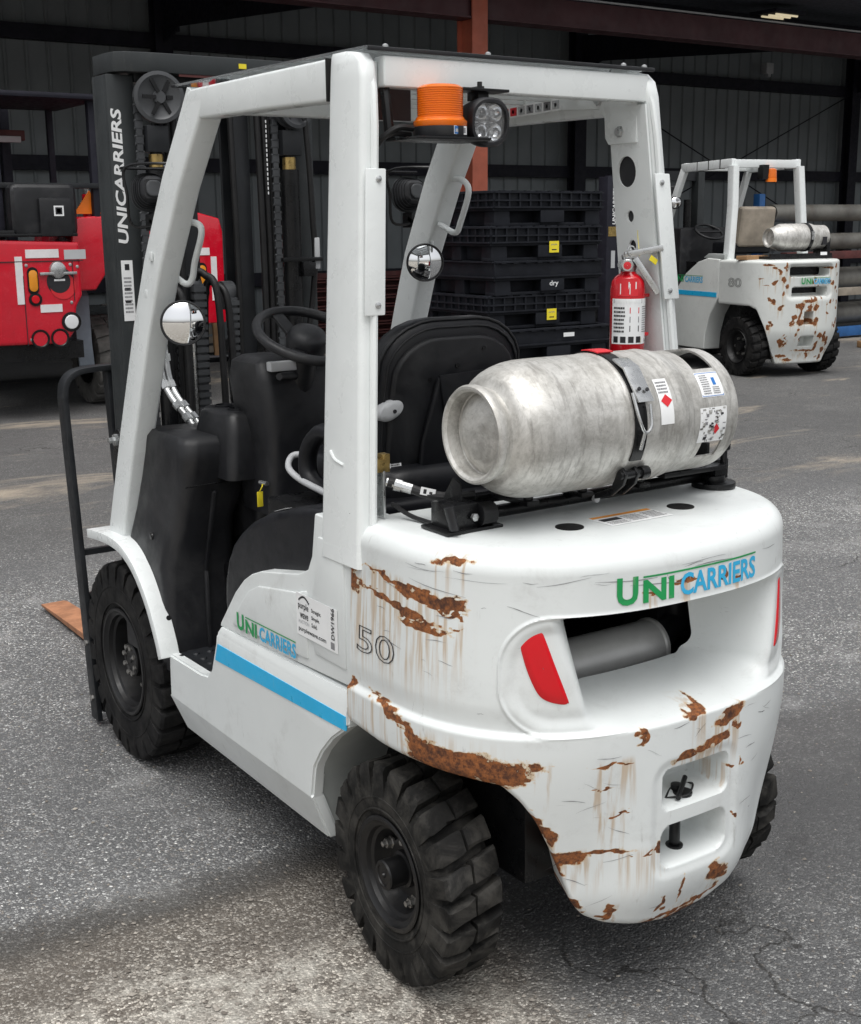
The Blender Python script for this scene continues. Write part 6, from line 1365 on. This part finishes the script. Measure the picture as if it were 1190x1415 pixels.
for z, r_, m, lab in pipes:
    mb = MB(); L_ = 6.6; mb.lathe([(0, r_*.86), (0, r_), (L_, r_), (L_, r_*.86), (L_-.5, r_*.86)], (0, 0, 0), (1, 0, 0), 24, caps=False); mb.lathe([(.4, r_*.86), (.4, .001)], (0, 0, 0), (1, 0, 0), 24, caps=False)
    o = mb.obj('pipe', m, None, (12.35+random.uniform(-.2, .2), 10.33, z+r_-.005), angle=40); tag(o, lab, 'pipe', 'pipes on the blue rack')
for z, m, lab, y in ((1.195, 'rack_red', 'dark red steel bar lying on the third arms of the blue rack', 10.08), (.66, 'wood_grey', 'pale timber bar lying on the second arms of the blue rack', 10.08)):
    o = MB().box((3.2, 0, .05), (6.2, .12, .11)).obj('bar', m, None, (12.4, y, z-.02), bevel=.006); tag(o, lab, 'bar')
o = MB().box((0, 0, .045), (1.5, .14, .09)).obj('timber', 'wood', None, (13.6, 8.75, 0), bevel=.006); o.rotation_euler = (0, 0, R(-20)); tag(o, 'squared timber lying on the asphalt before the pipe rack, orange brown', 'timber')
o = MB().box((0, 0, .07), (1.1, .14, .14)).obj('timber', 'wood_grey', None, (14.3, 9.2, 0), bevel=.006); o.rotation_euler = (0, 0, R(-8)); tag(o, 'thicker grey timber on the asphalt nearest the pipe rack', 'timber')
# red steel beams stacked in the shed
for i in range(9):
    o = MB().box((0, 0, .045), (2.3, .5, .018)).box((0, 0, .085), (2.3, .06, .07)).box((0, 0, .009), (2.3, .5, .018)).box((-1.1, 0, .045), (.03, .5, .09)).box((1.1, 0, .045), (.03, .5, .09)).obj('steel_shelf', 'rack_red', None, (7.5+random.uniform(-.08, .08), 13.2, i*.12), bevel=0)
    tag(o, ('lowest', 'second lowest', 'third lowest', 'fourth lowest', 'middle', 'fourth from top', 'third from top', 'second from top', 'topmost')[i]+' red steel shelf of the low stack inside the shed', 'steel shelf', 'red steel shelves stacked in the shed')
# leaning boards and floor dunnage near the red forklift
for i, (x, y, h, lean_, m, lab) in enumerate(((5.30, 13.4, 1.25, 4, 'wood', 'orange brown board leaning behind the red forklift, short one'), (5.62, 13.5, 1.38, 7, 'wood', 'taller orange brown board leaning behind the red forklift'), (5.05, 13.9, 1.0, 0, 'wood_grey', 'grey pallet standing on edge behind the red forklift'))):
    if i < 2: o = MB().box((0, 0, h/2), (.11, .045, h)).obj('board', m, None, (x, y, -.01), bevel=.004); o.rotation_euler = (R(-12), R(lean_), 0); tag(o, lab, 'board')
    else:
        p_ = thing('pallet', lab, 'pallet', (x, y, 0))
        for j in range(8): MB().box((0, 0, .08+j*.125), (1.1, .02, .09)).obj('slat', m, p_, bevel=.003)
        for xx in (-.5, 0, .5): MB().box((xx, .06, .5), (.05, .09, 1.0)).obj('stringer', m, p_)
for i, (x, y, rz) in enumerate(((6.2, 13.0, 12), (6.5, 12.6, -15), (6.9, 12.3, 24))):
    o = MB().box((0, 0, .025), (1.4, .16, .05)).obj('board', 'wood_grey', None, (x, y, 0), bevel=.004); o.rotation_euler = (0, 0, R(rz)); tag(o, 'grey board lying flat on the shed floor, '+('against the red shelves', 'between two other boards', 'farthest from the shed wall')[i], 'board', 'boards on the shed floor')

# ================================================================ loose stone and litter on the ground
rnd = np.random.default_rng(4)
ico = [(0, 0, 1), (.9, 0, .2), (.28, .85, .2), (-.72, .53, .2), (-.72, -.53, .2), (.28, -.85, .2), (0, 0, -.6)]
icf = [(0, 1, 2), (0, 2, 3), (0, 3, 4), (0, 4, 5), (0, 5, 1), (6, 2, 1), (6, 3, 2), (6, 4, 3), (6, 5, 4), (6, 1, 5)]
N = 7400; V = []; F = []; ico = np.array(ico)
for i in range(N):
    if i < 3600: x = rnd.uniform(-1.75, -.25); y = rnd.uniform(-1.1, .52-.07*x+rnd.normal(0, .05))
    elif i >= 5200: x = rnd.uniform(-1.75, -.30); y = rnd.uniform(-.9, .26-.07*x+rnd.normal(0, .06))
    else: x = rnd.uniform(-1.8, 2.2); y = rnd.uniform(-1.2, 3.0)
    if i < 3600 and noise.noise((x*2.2, y*2.2, 1.7)) < -.05 and rnd.random() < .8: continue
    s_ = abs(rnd.normal(.0028, .0016))+.0016; s_ = min(s_, .009)
    if i >= 5200: s_ = abs(rnd.normal(.0042, .0018))+.0018
    q = ico*rnd.uniform(.6, 1.25, ico.shape)*s_*np.array((1.15, .95, .65)); a = rnd.uniform(0, 6.28); ca, sa = math.cos(a), math.sin(a)
    q = np.stack([q[:, 0]*ca-q[:, 1]*sa+x, q[:, 0]*sa+q[:, 1]*ca+y, q[:, 2]+s_*.25], -1); o_ = len(V)*7; V.append(q); F += [tuple(j+o_ for j in f) for f in icf]
mb = MB(); mb.add(np.concatenate(V), F); gv = mb.obj('gravel', 'gravel_stone', None, fix=False, smooth=False); gv['kind'] = 'stuff'; gv['label'] = 'loose gravel stones scattered on the asphalt round the rear wheel'
